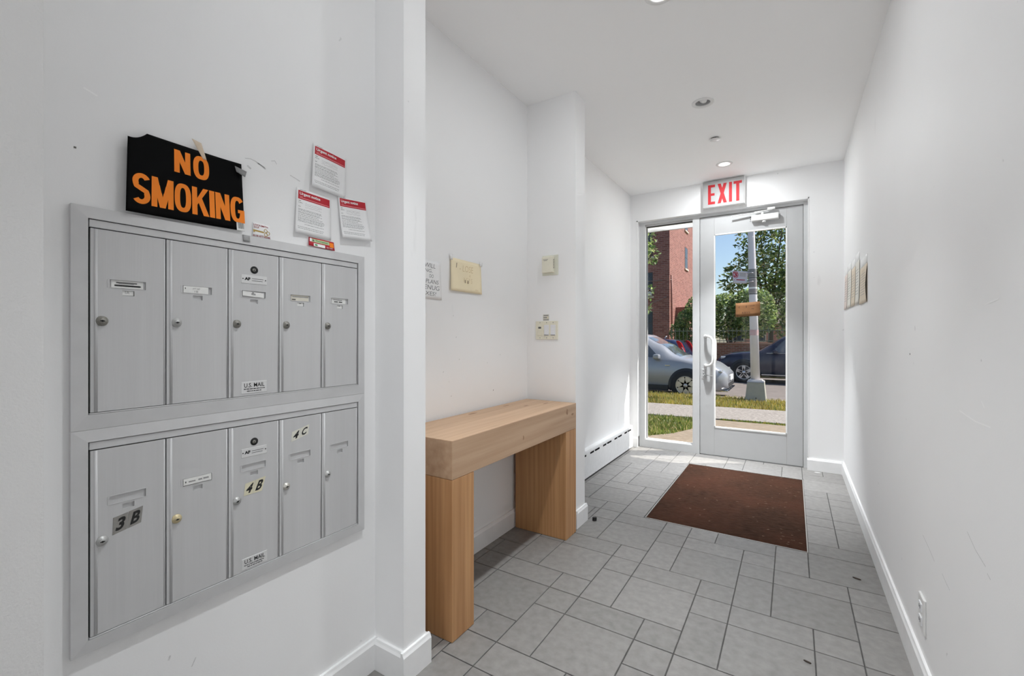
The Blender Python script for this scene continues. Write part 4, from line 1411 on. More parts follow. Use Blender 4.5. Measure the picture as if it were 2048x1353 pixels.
# scuffs, scratches and tape residue on the walls
W_R, W_M, W_A = bpy.data.objects['wall_right'], bpy.data.objects['wall_left_4'], bpy.data.objects['wall_left']
SCD = mat('grey_scuff', (0.72, 0.72, 0.72), .7, var=.2, scale=200); SCW = mat('white_scratch', (0.96, 0.96, 0.96), .5, var=.02, scale=200); SCB = mat('dark_speck', (0.16, 0.15, 0.14), .8, var=.3, scale=300)
def scuff(wall, P, pts, w_, m_):
    bm = bmesh.new()
    stroke_on(bm, pts, w_, P, .0004)
    obj('scuff_mark', bm, m_, wall, fix=False)
for pts in ([(1.989, .506), (1.914, .494), (1.845, .479)], [(1.764, .479), (1.722, .470), (1.690, .466)], [(1.544, .683), (1.484, .661), (1.419, .650)], [(1.409, .639), (1.389, .634)]):
    scuff(W_R, PR, pts, .0025, SCD)
for pts in ([(1.604, .976), (1.555, .972), (1.488, .967), (1.389, .969)], [(1.427, 1.241), (1.389, 1.245), (1.346, 1.249)], [(1.446, 1.02), (1.427, 1.008)]):
    scuff(W_R, PR, pts, .0035, SCW)
scuff(W_R, PR, [(2.178, 1.104), (2.189, 1.104)], .006, SCB)
scuff(W_R, PR, [(1.443, 1.114), (1.449, 1.114)], .005, SCD)
for pts, w_, m_ in (([(.634, 1.652), (.648, 1.655), (.661, 1.653), (.688, 1.643)], .0022, SCD), ([(.668, 1.650), (.690, 1.640)], .0035, SCD), ([(.640, 1.634), (.650, 1.628)], .005, SCD), ([(.706, 1.668), (.716, 1.672), (.722, 1.664)], .0022, SCD), ([(.762, 1.645), (.780, 1.640), (.793, 1.636)], .0025, SCD),
                    ([(.295, 1.560), (.299, 1.560)], .004, SCB), ([(.310, 1.690), (.332, 1.682)], .003, SCW), ([(.508, .355), (.517, .373)], .0022, SCD), ([(.46, .40), (.463, .41)], .004, SCD)):
    scuff(W_M, PM, pts, w_, m_)
for y_, z_ in ((1.752, 1.274), (1.776, 1.165), (1.676, .993), (2.109, .859), (2.181, 1.061), (1.736, .867), (1.80, 1.05), (2.05, 1.02)):
    scuff(W_A, PA, [(y_, z_ - .003), (y_ + .004, z_ + .004)], .004, SCD if y_ != 2.109 else SCB)

# bits of litter on the tiles
def litter(x, y, l, w_, a, m_, lab, h=0.004, name='litter_scrap'):
    bm = bmesh.new()
    d = Vector((math.cos(a), math.sin(a), 0)) * l; n_ = Vector((-math.sin(a), math.cos(a), 0)) * w_
    c_ = Vector((x, y, 0.0004))
    prism(bm, [c_ - d, c_ - d * .4 - n_, c_ + d * .7 - n_ * .7, c_ + d, c_ + d * .5 + n_, c_ - d * .5 + n_ * .8], (0.001, 0, h))
    tag(obj(name, bm, m_), lab, 'litter')
LEAF = mat('dry_leaf', (0.06, 0.045, 0.035), .8, var=.3, scale=90)
litter(-1.062, 2.668, .014, .009, .6, mat('black_rubber', (0.01, 0.01, 0.01), .5), 'small black rubber scrap beside the pilaster baseboard', .022, 'rubber_scrap')
litter(0.262, 2.70, .017, .005, -.4, LEAF, 'dark leaf scrap on the tiles near the right baseboard')
litter(0.045, 1.915, .012, .003, -.3, LEAF, 'dark twig scrap on the tile nearest the camera')
litter(0.180, 4.625, .022, .006, -.1, PAPER, 'white paper scrap by the baseboard right of the door', .002)

# ================================================================== OUTSIDE
def gz(y):
    return -0.03 - 0.17 * (y - 4.9) / 6.1
CONC = mat('beige_concrete', srgb(156, 140, 122), .9, col2=srgb(134, 119, 101), scale=14, detail=9, bump=.3, bscale=120)
WALK = mat('pavement_concrete', srgb(172, 163, 155), .9, col2=srgb(122, 114, 108), scale=26, detail=8, bump=.3, bscale=90)
SOIL = mat('lawn_soil', srgb(96, 96, 50), .95, col2=srgb(120, 108, 64), scale=5, bump=.3, bscale=40)
ASPH = mat('asphalt', srgb(126, 116, 111), .9, col2=srgb(112, 103, 98), scale=4, detail=9, bump=.2, bscale=70)
KERB = mat('kerb_stone', srgb(170, 164, 156), .85, var=.15, scale=20)

def slabz(bm, pts, th=.12, dz=0.0):
    """polygon slab following the falling ground"""
    a = [bm.verts.new((x, y, gz(y) + dz)) for x, y in pts]
    b = [bm.verts.new((x, y, gz(y) + dz - th)) for x, y in pts]
    bm.faces.new(a); bm.faces.new(b[::-1])
    n = len(pts)
    for i in range(n):
        bm.faces.new((a[i], b[i], b[(i + 1) % n], a[(i + 1) % n]))
bm = bmesh.new()
slabz(bm, [(-8, 4.9), (9, 4.9), (9, 11.0), (-8, 11.0)], .25, -.035)
struct('ground_yard', bm, SOIL, 'earth of the front yard and verge')
bm = bmesh.new()
slabz(bm, [(-1.62, 4.9), (1.7, 4.9), (1.75, 7.42), (-.35, 7.40), (-1.0, 7.36), (-1.02, 6.85), (-1.16, 6.25), (-1.28, 5.85), (-1.52, 5.45)], .05, 0)
struct('path', bm, CONC, 'pale concrete path in front of the entrance')
walk = bmesh.new()
slabz(walk, [(-8, 7.58 - .96), (9, 7.58 + 1.08), (9, 9.22 + 1.08), (-8, 9.22 - .96)], .06, -.012)
walk = struct('pavement', walk, GROUT, 'public pavement of pale concrete slabs across the yard')
for k in range(-6, 7):
    xa, xb = k * 1.22 + .015, (k + 1) * 1.22 - .015
    bm = bmesh.new()
    slabz(bm, [(xa, 7.60 + .12 * xa), (xb, 7.60 + .12 * xb), (xb, 9.20 + .12 * xb), (xa, 9.20 + .12 * xa)], .05, .003 + random.uniform(-.006, .006))
    obj('slab', bm, WALK, walk)
bm = bmesh.new()
slabz(bm, [(-8, 10.98), (9, 10.98), (9, 11.13), (-8, 11.13)], .3, .0)
struct('kerb', bm, KERB, 'stone kerb along the street')
bm = bmesh.new()
v = [bm.verts.new(p) for p in ((-30, 11.1, -.345), (25, 11.1, -.345), (25, 19.6, -.43), (-30, 19.6, -.43))]
bm.faces.new(v)
prism(bm, [(-30, 11.1, -.46), (25, 11.1, -.46), (25, 19.6, -.56), (-30, 19.6, -.56)], (0, 0, -.05))
struct('street', bm, ASPH, 'grey asphalt street with parked cars')
bm = bmesh.new()
box(bm, -30, 25, 19.6, 60, -.6, -.30)
struct('ground_far', bm, SOIL, 'ground beyond the far kerb')

def grass(name, spots, hmin, hmax, label, mats, wts=(5, 4, 2, 2)):
    bm = bmesh.new()
    for x, y in spots:
        h = random.uniform(hmin, hmax); a = random.uniform(0, PI); w_ = random.uniform(.005, .010)
        l = Vector((random.gauss(0, .45), random.gauss(0, .45), 1)).normalized() * h
        b = Vector((x, y, gz(y) - .035)); d = Vector((math.cos(a), math.sin(a), 0)) * w_
        vs_ = [bm.verts.new(q) for q in (b - d, b + d, b + l * .6 + d * .6, b + l, b + l * .6 - d * .6)]
        mi = random.choices(range(len(mats)), weights=wts[:len(mats)])[0]
        bm.faces.new(vs_).material_index = mi
    stuff(obj(name, bm, mats, fix=False), label, 'grass')
def leafmat(name, col, tr=.45):
    if name in MATS: return MATS[name]
    m = bpy.data.materials.new(name); MATS[name] = m
    m.use_nodes = True
    nt = m.node_tree; nt.nodes.clear()
    o = nt.nodes.new('ShaderNodeOutputMaterial'); mx = nt.nodes.new('ShaderNodeMixShader')
    d = nt.nodes.new('ShaderNodeBsdfPrincipled'); d.inputs['Roughness'].default_value = .45
    t = nt.nodes.new('ShaderNodeBsdfTranslucent')
    geo = nt.nodes.new('ShaderNodeNewGeometry'); nz = nt.nodes.new('ShaderNodeTexNoise'); nz.inputs['Scale'].default_value = 3.0
    nt.links.new(geo.outputs['Position'], nz.inputs['Vector'])
    rp = nt.nodes.new('ShaderNodeValToRGB')
    rp.color_ramp.elements[0].position = .35; rp.color_ramp.elements[1].position = .65
    rp.color_ramp.elements[0].color = (*[c * .65 for c in col], 1); rp.color_ramp.elements[1].color = (*[min(1, c * 1.2) for c in col], 1)
    nt.links.new(nz.outputs['Fac'], rp.inputs[0])
    nt.links.new(rp.outputs[0], d.inputs['Base Color']); nt.links.new(rp.outputs[0], t.inputs[0])
    mx.inputs[0].default_value = tr
    nt.links.new(d.outputs[0], mx.inputs[1]); nt.links.new(t.outputs[0], mx.inputs[2]); nt.links.new(mx.outputs[0], o.inputs[0])
    return m
G1 = leafmat('grass_green', srgb(112, 132, 58)); G2 = leafmat('grass_mid', srgb(140, 150, 76)); G3 = leafmat('grass_dry', srgb(200, 182, 122)); G4 = leafmat('grass_yellow', srgb(184, 164, 74))
def path_edge(y):
    pts = [(4.9, -1.60), (5.45, -1.50), (5.85, -1.26), (6.25, -1.14), (6.85, -1.00), (7.36, -.98), (9, -.98)]
    for (a, xa), (b, xb) in zip(pts, pts[1:]):
        if a <= y <= b: return xa + (xb - xa) * (y - a) / (b - a)
    return -1
sp = []
while len(sp) < 11000:
    x, y = random.uniform(-3.4, -.9), random.uniform(5.05, 7.5)
    if x < path_edge(y) - abs(random.gauss(0, .03)) and y < 7.56 + .12 * x: sp.append((x, y))
grass('grass', sp, .035, .085, 'green lawn patch outside the sidelight', [G1, G2, G3])
sp = [(random.uniform(-.93, 1.4), 7.49 + random.gauss(0, .03)) for _ in range(2600)]
grass('grass', [(x, y + .05 * x) for x, y in sp], .03, .07, 'thin strip of grass between path and pavement', [G1, G2, G4])
sp = []
while len(sp) < 26000:
    x, y = random.uniform(-5.5, 2.2), random.uniform(8.4, 11.0)
    if y > 9.24 + .12 * x and (abs(x + .655) > .215 or abs(y - 10.78) > .215): sp.append((x, y))
grass('grass', sp, .05, .12, 'dry yellow-green grass verge along the kerb', [G2, G4, G3, G1], (3, 6, 4, 1))

# canopy over the entrance
t = thing('canopy', (-.4, 5.3, 2.405), 'shallow frosted canopy over the entrance outside', 'canopy')
obj('slab', boxbm(-2.4, 1.4, YD + .22, 5.345, 2.405, 2.43, .004), leafmat('frosted_canopy', (.86, .86, .85), .75), t)
obj('fascia', boxbm(-2.42, 1.42, 5.345, 5.360, 2.402, 2.436, .003), mat('fascia_metal', (.7, .7, .7), .4, metal=.3, var=.05, scale=8), t)

# street lamp pole with its sleeve box
px_, py_ = -.655, 10.78
zb = gz(py_) - .03
GALV = mat('galvanised_pole', srgb(232, 226, 230), .5, metal=.0, var=.1, scale=6, stretch=(1, 1, .3))
CAST = mat('cast_base_paint', srgb(176, 172, 160), .6, var=.12, scale=9)
t = thing('lamp_post', (px_, py_, zb), 'grey street lamp post standing in the grass verge', 'lamp post')
def frustum(bm, c, w0, w1, z0, z1, d0=None, d1=None):
    d0 = d0 or w0; d1 = d1 or w1
    a = [bm.verts.new((c[0] + sx * w0 / 2, c[1] + sy * d0 / 2, z0)) for sx, sy in ((-1, -1), (1, -1), (1, 1), (-1, 1))]
    b = [bm.verts.new((c[0] + sx * w1 / 2, c[1] + sy * d1 / 2, z1)) for sx, sy in ((-1, -1), (1, -1), (1, 1), (-1, 1))]
    bm.faces.new(a[::-1]); bm.faces.new(b)
    for k in range(4): bm.faces.new((a[k], a[(k + 1) % 4], b[(k + 1) % 4], b[k]))
bm = bmesh.new()
frustum(bm, (px_, py_), .395, .315, zb, zb + .425)
bev(bm, .012, 2)
bp = obj('base', bm, CAST, t)
bm = bmesh.new()
frustum(bm, (px_ + .005, py_ - .012), .235, .20, zb + .06, zb + .37, .36, .305)
bev(bm, .004)
obj('access_door', bm, CAST, bp)
bm = bmesh.new()
lathe(bm, [(0, 0), (.011, 0), (.011, .006), (0, .006)], (px_ + .01, py_ - .205, zb + .10), (0, -1, 0), 10)
obj('bolt', bm, DARK, bp)
bm = bmesh.new()
frustum(bm, (px_, py_), .325, .30, zb + .425, zb + .455)
frustum(bm, (px_, py_), .26, .23, zb + .455, zb + .48)
obj('flange', bm, mat('flange_metal', srgb(206, 200, 196), .4, metal=.3, var=.08, scale=20), t)
lean = lambda z: (px_ - .025 * (z - zb), py_)
bm = bmesh.new()
tube(bm, [(*lean(zb + .45), zb + .45), (*lean(2.0), 2.0), (*lean(3.6), 3.6), (*lean(7.5), 7.5)], .089, 20, r2=.055)
obj('shaft', bm, GALV, t)
def band(name, z0, z1, m_, ext=.0025):
    bm = bmesh.new()
    r = lambda z: .089 - .034 * min(1.0, ((z - .25) / 1.8) / 3 if z < 2.0 else (1 + (z - 2.0) / 1.6) / 3) + ext
    lathe(bm, [(r(z0), z0), (r(z1), z1)], (*lean((z0 + z1) / 2), 0), (0, 0, 1), 20)
    return obj(name, bm, m_, t)
band('red_sticker', 1.19, 1.31, mat('red_lettered_sticker', srgb(214, 150, 150), .6, col2=srgb(206, 198, 196), scale=40))
band('strap', 2.06, 2.085, MIDINK); band('strap', 2.40, 2.425, MIDINK)
band('grey_wrap', 2.43, 2.60, mat('grey_wrap_plastic', srgb(150, 148, 146), .4, var=.3, scale=20), .006)
band('notice_label', 2.09, 2.39, mat('faded_label', srgb(160, 152, 150), .6, var=.12, scale=20), .0035)
band('white_label', 2.18, 2.215, PAPER, .005)
# plastic-wrapped flag sign strapped to the post
t = thing('post_sign', (-.93, py_, 2.27), 'white plastic sign with red mark strapped to the lamp post', 'sign')
P = sheet_map((-1.115, 2.60), (-.795, 2.555), (-.830, 2.30), (-1.085, 2.315), PF(py_ - .03), lambda u, v: .015 * math.sin(u * 7) * (1 - v) + .012 * math.sin(v * 5 + u * 3))
obj('sheet', sheet_bm(P, 14, 10, .002), mat('white_plastic_sheet', srgb(222, 214, 220), .35, var=.06, scale=12), t)
bm = bmesh.new()
text_on(bm, '3', .10, .32, .52, .88, P, .0035, 0, bold=.05)
stroke_on(bm, arc(.21, .70, .16, .26, 0, 360, 20), .045, P, .0032, 0)
for vv in (.82, .72, .62): patch_on(bm, .46, .86, vv - .02, vv + .02, P, .0035, 1, 3, 1)
patch_on(bm, .10, .84, .26, .33, P, .0035, 0, 4, 1)
obj('print', bm, [RED, GREYINK], t, fix=False)
bm = bmesh.new()
tube(bm, [(-.82, py_ - .035, 2.52), (-.76, py_ - .09, 2.52), (-.70, py_ - .095, 2.51)], .008, 8)
tube(bm, [(-.835, py_ - .035, 2.32), (-.76, py_ - .09, 2.33), (-.70, py_ - .097, 2.33)], .008, 8)
explode(obj('strap', bm, MATS['white_plastic_sheet'], t))

# ------------------------------------------------------------------ cars
TYRE = mat('tyre_rubber', (.016, .016, .017), .75, var=.2, scale=30)
CARGLASS = mat('car_glass', (.10, .11, .125), .06, var=.3, scale=2, spec=1.0)
BLKPL = mat('black_plastic', (.02, .02, .022), .55, var=.15, scale=20)
HEADL = mat('headlamp', (.55, .57, .6), .08, metal=.4, var=.1, scale=20)
TAILL = mat('tail_lamp', srgb(196, 24, 34), .12, var=.15, scale=8)
CHR = mat('chrome_trim', (.75, .75, .75), .12, metal=1.0, var=.05, scale=20)
RIM = mat('alloy_rim', (.62, .58, .54), .3, metal=.6, var=.1, scale=30)
def interp(tab, x, k):
    if x <= tab[0][0]: return tab[0][k]
    for a, b in zip(tab, tab[1:]):
        if a[0] <= x <= b[0]:
            s = (x - a[0]) / (b[0] - a[0])
            s = s * s * (3 - 2 * s) * .5 + s * .5
            return a[k] + (b[k] - a[k]) * s
    return tab[-1][k]
def wheel(parent, M, x, y, r, side, spokes, rimcol, double=False):
    Wm = lambda bm: bmesh.ops.transform(bm, matrix=M, verts=bm.verts)
    bm = bmesh.new()
    w = .23
    lathe(bm, [(r * .66, -w / 2), (r * .93, -w / 2), (r, -w * .36), (r, w * .36), (r * .93, w / 2), (r * .66, w / 2), (r * .62, w * .2), (r * .62, -w * .2), (r * .66, -w / 2)], (x, y, r), (0, 1, 0), 32)
    Wm(bm); wh = obj('wheel', bm, TYRE, parent)
    yo = y + side * w * .44
    bm = bmesh.new()
    lathe(bm, [(r * .665, side * .0), (r * .64, side * .012), (r * .60, side * .0), (r * .60, -side * .06)], (x, yo, r), (0, 1, 0), 32)
    lathe(bm, [(0, side * .01), (r * .13, side * .008), (r * .15, -side * .02)], (x, yo, r), (0, 1, 0), 16)
    for k in range(spokes):
        a0 = 2 * PI * k / spokes + .3
        offs = (-.13, .13) if double else (0,)
        for da in offs:
            a = a0 + da
            hw0, hw1 = (.030, .022) if double else (.050, .075)
            d = Vector((math.cos(a), 0, math.sin(a))); n_ = Vector((-math.sin(a), 0, math.cos(a)))
            a_in = a0 + da * .3
            di = Vector((math.cos(a_in), 0, math.sin(a_in)))
            c_ = Vector((x, yo, r))
            prism(bm, [c_ + di * r * .10 - n_ * hw0 * r / .34, c_ + di * r * .10 + n_ * hw0 * r / .34, c_ + d * r * .62 + n_ * hw1 * r / .34, c_ + d * r * .62 - n_ * hw1 * r / .34], (0, -side * .03, 0))
    Wm(bm); obj('rim', bm, rimcol, wh)
    bm = bmesh.new()
    lathe(bm, [(0, -side * .05), (r * .62, -side * .05)], (x, yo, r), (0, 1, 0), 24)
    Wm(bm); obj('brake_backing', bm, DARK, wh)

def car(name, M, label, tab, hw, paint, wheels, r, windows, windscreens, seat, parts, spokes, rim, double=False, group=None):
    """tab rows: (x, half width factor, z bottom, z belt, z top, roof half width factor); local frame: x forward, +-y sides, z up from street"""
    t = bpy.data.objects.new(name, None)
    C.objects.link(t); t.empty_display_size = .3
    loc = M @ Vector((0, 0, 0)); t.location = loc; ORIG[t.name] = loc.copy()
    tag(t, label, 'car', group)
    def sec(x):
        f = lambda k: interp(tab, x, k)
        w = hw * f(1); zb_, zm, zt, rw = f(2), f(3), f(4), hw * f(5)
        dz = zt - zm
        return [(0, zb_), (w * .90, zb_), (w * .985, zb_ + .10), (w, zb_ + (zm - zb_) * .5), (w * .985, zm - .06), (w * .955, zm), (rw + (w * .955 - rw) * .5, zm + dz * .52), (rw, zt - min(.05, dz * .3)), (rw * .82, zt), (0, zt + .012)]
    xs = [tab[0][0] + (tab[-1][0] - tab[0][0]) * k / 56 for k in range(57)]
    bm = bmesh.new()
    rings = []
    for x in xs:
        s = sec(x)
        pts = s + [(-y, z) for y, z in s[-2:0:-1]]
        rings.append([bm.verts.new((x, y, z)) for y, z in pts])
    n = len(rings[0])
    for a, b in zip(rings, rings[1:]):
        for k in range(n):
            bm.faces.new((a[k], a[(k + 1) % n], b[(k + 1) % n], b[k])).smooth = True
    bm.faces.new(rings[0]); bm.faces.new(rings[-1][::-1])
    Wm = lambda b_: bmesh.ops.transform(b_, matrix=M, verts=b_.verts)
    Wm(bm); body = obj('body', bm, paint, t)
    # side glass
    for (xa, xb, ta, tb) in windows:
        for sd in (1, -1):
            bm = bmesh.new()
            N = 8
            rows = []
            for i in range(N + 1):
                col = []
                for j in range(5):
                    s_ = j / 4
                    x = (xa + (xb - xa) * i / N)
                    # the window narrows along the sloping roof
                    x = x + (ta * (1 - i / N) + tb * (i / N)) * s_
                    S_ = sec(x)
                    p4, p6 = S_[5], S_[7]
                    f = .07 + .80 * s_
                    mid = S_[6]
                    if f < .5: y = p4[0] + (mid[0] - p4[0]) * f * 2; z = p4[1] + (mid[1] - p4[1]) * f * 2
                    else: y = mid[0] + (p6[0] - mid[0]) * (f - .5) * 2; z = mid[1] + (p6[1] - mid[1]) * (f - .5) * 2
                    col.append(bm.verts.new((x, sd * (y + .006), z + .002)))
                rows.append(col)
            for i in range(N):
                for j in range(4):
                    bm.faces.new((rows[i][j], rows[i + 1][j], rows[i + 1][j + 1], rows[i][j + 1])).smooth = True
            Wm(bm); obj('side_window', bm, CARGLASS, t)
    for (xa, xb) in windscreens:
        bm = bmesh.new()
        rows = []
        for i in range(9):
            x = xa + (xb - xa) * i / 8
            S_ = sec(x)
            y7, z7 = S_[8]; y8, z8 = S_[9]
            rows.append([bm.verts.new((x, y7 * q, z8 + (z7 - z8) * q * q + .006)) for q in (-.98, -.5, 0, .5, .98)])
        for i in range(8):
            for j in range(4):
                bm.faces.new((rows[i][j], rows[i + 1][j], rows[i + 1][j + 1], rows[i][j + 1])).smooth = True
        Wm(bm); obj('windscreen', bm, CARGLASS, t)
    # arches and wheels
    for x in wheels:
        for sd in (1, -1):
            w = hw * interp(tab, x, 1)
            bm = bmesh.new()
            lathe(bm, [(0, 0), (r * 1.14, 0), (r * 1.16, -.01), (r * 1.2, -.02)], (x, sd * (w + .006), r * 1.02), (0, sd, 0), 36)
            for v_ in list(bm.verts):
                if v_.co.z < interp(tab, x, 2) + .0: v_.co.z = max(v_.co.z, interp(tab, x, 2) - .01)
            Wm(bm); obj('wheel_arch', bm, BLKPL, t)
            wheel(t, M, x, sd * (w - .075), r, sd, spokes, rim, double)
    for nm, fn, m_ in parts:
        bm = bmesh.new(); fn(bm); Wm(bm); explode(obj(nm, bm, m_, t))
    return t

# grey crossover parked at the near kerb, nose to the right
M1 = Matrix.Translation((-3.66, 12.17, -.352))
TB1 = [(-2.35, .80, .40, .80, .95, .60), (-2.15, .93, .30, .95, 1.12, .70), (-1.6, 1.0, .24, 1.02, 1.38, .72), (-.9, 1.0, .22, 1.02, 1.58, .72), (-.2, 1.0, .22, 1.0, 1.625, .72), (.35, 1.0, .22, .98, 1.56, .72),
       (.85, 1.0, .22, .96, 1.32, .76), (1.25, 1.0, .22, .95, 1.05, .82), (1.38, 1.0, .22, .94, .995, .84), (1.75, .99, .22, .87, .945, .84), (2.05, .95, .22, .78, .86, .82), (2.25, .84, .24, .68, .74, .72), (2.38, .66, .30, .58, .62, .55)]
def p_mirror(x, y0, z):
    def f(bm):
        for sd in (1, -1):
            box(bm, x - .10, x + .05, sd * y0 - .10, sd * y0 + .10, z - .06, z + .06)
        bev(bm, .035, 2)
    return f
def p_box(x0, x1, y0, y1, z0, z1, b=.01, both=False):
    def f(bm):
        box(bm, x0, x1, y0, y1, z0, z1)
        if both: box(bm, x0, x1, -y1, -y0, z0, z1)
        bev(bm, b)
    return f
GREYCAR = mat('grey_car_paint', srgb(160, 162, 168), .22, metal=.25, var=.05, scale=3)
car('parked_car', M1, 'grey crossover parked at the near kerb outside the sidelight', TB1, .96, GREYCAR, (1.50, -1.40), .345,
    [(-.10, .90, .05, -.42), (-1.15, -.16, .0, .0)], [(.52, 1.32)], None,
    [('wing_mirror', p_mirror(.86, 1.02, 1.02), GREYCAR), ('sill', p_box(-1.0, 1.1, .90, .965, .20, .33, .01, True), BLKPL), ('headlamp', p_box(2.06, 2.28, .58, .80, .66, .72, .02, True), HEADL),
     ('number_plate', p_box(2.375, 2.40, -.25, .25, .46, .58, .004), PAPER), ('lower_grille', p_box(2.28, 2.385, -.55, .55, .30, .42, .01), BLKPL), ('front_lip', p_box(2.0, 2.40, -.72, .72, .215, .25, .01), CHR),
     ('fender_camera', p_box(1.02, 1.14, .955, .968, .80, .83, .004, True), CHR)], 7, RIM)
# dark SUV on the far side, nose to the left
M2 = Matrix.Translation((.12, 17.98, -.425)) @ Matrix.Rotation(PI, 4, 'Z')
TB2 = [(-2.4, .85, .42, .90, 1.10, .60), (-2.25, .96, .32, 1.05, 1.45, .66), (-1.7, 1.0, .28, 1.08, 1.62, .70), (-.9, 1.0, .27, 1.06, 1.68, .72), (-.1, 1.0, .27, 1.04, 1.67, .72), (.35, 1.0, .27, 1.03, 1.58, .73),
       (.85, 1.0, .27, 1.02, 1.26, .78), (1.10, 1.0, .27, 1.01, 1.11, .82), (1.5, 1.0, .27, .97, 1.06, .86), (1.95, .98, .27, .92, 1.01, .86), (2.2, .92, .28, .85, .93, .80), (2.38, .78, .32, .74, .80, .66)]
NAVY = mat('dark_navy_paint', srgb(44, 46, 64), .15, metal=.2, var=.1, scale=3)
def suv_trim(bm):
    for sd in (1, -1):
        tube(bm, [(x, sd * (.955 * interp(TB2, x, 1) * .955 + .012), interp(TB2, x, 3) + .005) for x in (.85, .3, -.3, -.9, -1.5)], .010, 6)
        box(bm, -.12, .10, sd * .955 - .012, sd * .955 + .012, .90, .93)
def suv_rails(bm):
    for sd in (1, -1):
        tube(bm, [(.25, sd * .66, 1.60), (.0, sd * .67, 1.70), (-.9, sd * .67, 1.715), (-1.6, sd * .66, 1.66)], .018, 8)
car('dark_suv', M2, 'dark navy SUV with silver roof rails behind the lamp post', TB2, .95, NAVY, (1.52, -1.30), .37,
    [(-.12, .74, .05, -.40), (-1.08, -.22, .0, .0), (-1.75, -1.18, .18, .0)], [(.50, 1.06)], None,
    [('wing_mirror', p_mirror(.62, 1.02, 1.08), NAVY), ('chrome_trim', suv_trim, CHR), ('roof_rail', suv_rails, CHR), ('side_step', p_box(-.9, 1.0, .86, .99, .26, .34, .015, True), BLKPL),
     ('step_trim', p_box(-.9, 1.0, .975, .995, .30, .325, .004, True), CHR), ('headlamp', p_box(2.02, 2.26, .62, .86, .80, .90, .025, True), HEADL), ('bumper', p_box(2.25, 2.42, -.7, .7, .34, .55, .04), BLKPL)], 5, mat('silver_rim', (.72, .72, .72), .25, metal=.7, var=.08, scale=30), True)
# dark blue hatchback left of it, tail to the right
M3 = Matrix.Translation((-5.58, 17.95, -.425)) @ Matrix.Rotation(PI, 4, 'Z')
TB3 = [(-2.28, .82, .40, .85, .92, .66), (-2.20, .93, .34, .98, 1.10, .70), (-2.02, .98, .30, 1.02, 1.36, .70), (-1.75, 1.0, .28, 1.03, 1.46, .72), (-.9, 1.0, .27, 1.0, 1.52, .72), (-.1, 1.0, .27, .97, 1.52, .72), (.35, 1.0, .27, .96, 1.45, .73),
       (.85, 1.0, .27, .95, 1.18, .78), (1.15, 1.0, .27, .94, 1.02, .82), (1.7, .98, .27, .88, .95, .86), (2.1, .90, .28, .78, .85, .80), (2.28, .72, .34, .66, .70, .6)]
BLUE = mat('blue_car_paint', srgb(40, 52, 84), .15, metal=.3, var=.1, scale=3)
def tails(bm):
    for sd in (1, -1):
        prism(bm, [(x, sd * .77, z) for x, z in ((-2.29, .74), (-2.30, .90), (-2.25, 1.10), (-2.14, 1.34), (-2.03, 1.43), (-1.96, 1.43), (-2.05, 1.22), (-2.13, .98), (-2.13, .74))], (0, sd * .145, 0))
car('blue_hatchback', M3, 'dark blue hatchback with a tall red tail lamp behind the grey car', TB3, .93, BLUE, (1.40, -1.35), .345,
    [(-.12, .78, .05, -.40), (-1.0, -.22, .0, .0), (-1.60, -1.1, .2, .0)], [(.48, 1.08)], None,
    [('tail_lamp', tails, TAILL), ('rear_wiper_trim', lambda bm: (tube(bm, [(-2.31, .93, .93), (-2.20, .92, 1.15), (-2.05, .84, 1.38)], .014, 6), tube(bm, [(-2.31, -.93, .93), (-2.20, -.92, 1.15), (-2.05, -.84, 1.38)], .014, 6)), CHR),
     ('roof_aerial', lambda bm: tube(bm, [(-1.35, 0, 1.52), (-1.42, 0, 1.60)], .02, 8), PAPER), ('rear_bumper', p_box(-2.36, -2.15, -.8, .8, .36, .62, .05), BLKPL)], 5, RIM)

# ------------------------------------------------------------------ retaining wall and railing
BRK = brick_mat('brick_low_wall', srgb(150, 96, 78), srgb(122, 74, 60), srgb(150, 138, 126), .22, .075)
t = thing('brick_wall', (-1, 22.15, -.3), 'low red brick garden wall across the street', 'wall')
obj('wall_body', boxbm(-4.95, 6, 22.0, 22.30, -.45, .80), BRK, t)
obj('coping', boxbm(-5.0, 6, 21.96, 22.34, .80, .885, .01), mat('coping_stone', srgb(160, 120, 100), .85, var=.2, scale=6), t)
IRON = mat('painted_iron', srgb(120, 126, 112), .5, var=.15, scale=10)
t = thing('iron_railing', (-1, 22.15, .885), 'pale iron railing on top of the brick garden wall', 'railing')
for z in (.95, 1.40):
    obj('rail', boxbm(-4.95, 6, 22.13, 22.17, z, z + .03), IRON, t)
pk = None
for k in range(60):
    x = -4.9 + k * .175
    if pk is None:
        bm = bmesh.new(); box(bm, x - .009, x + .009, 22.14, 22.16, .885, 1.50)
        frustum(bm, (x, 22.15), .03, .002, 1.50, 1.56)
        pk = obj('picket', bm, IRON, t)
    else:
        o = pk.copy(); C.objects.link(o); o.parent = t; o.location = pk.location + Vector((k * .175, 0, 0))

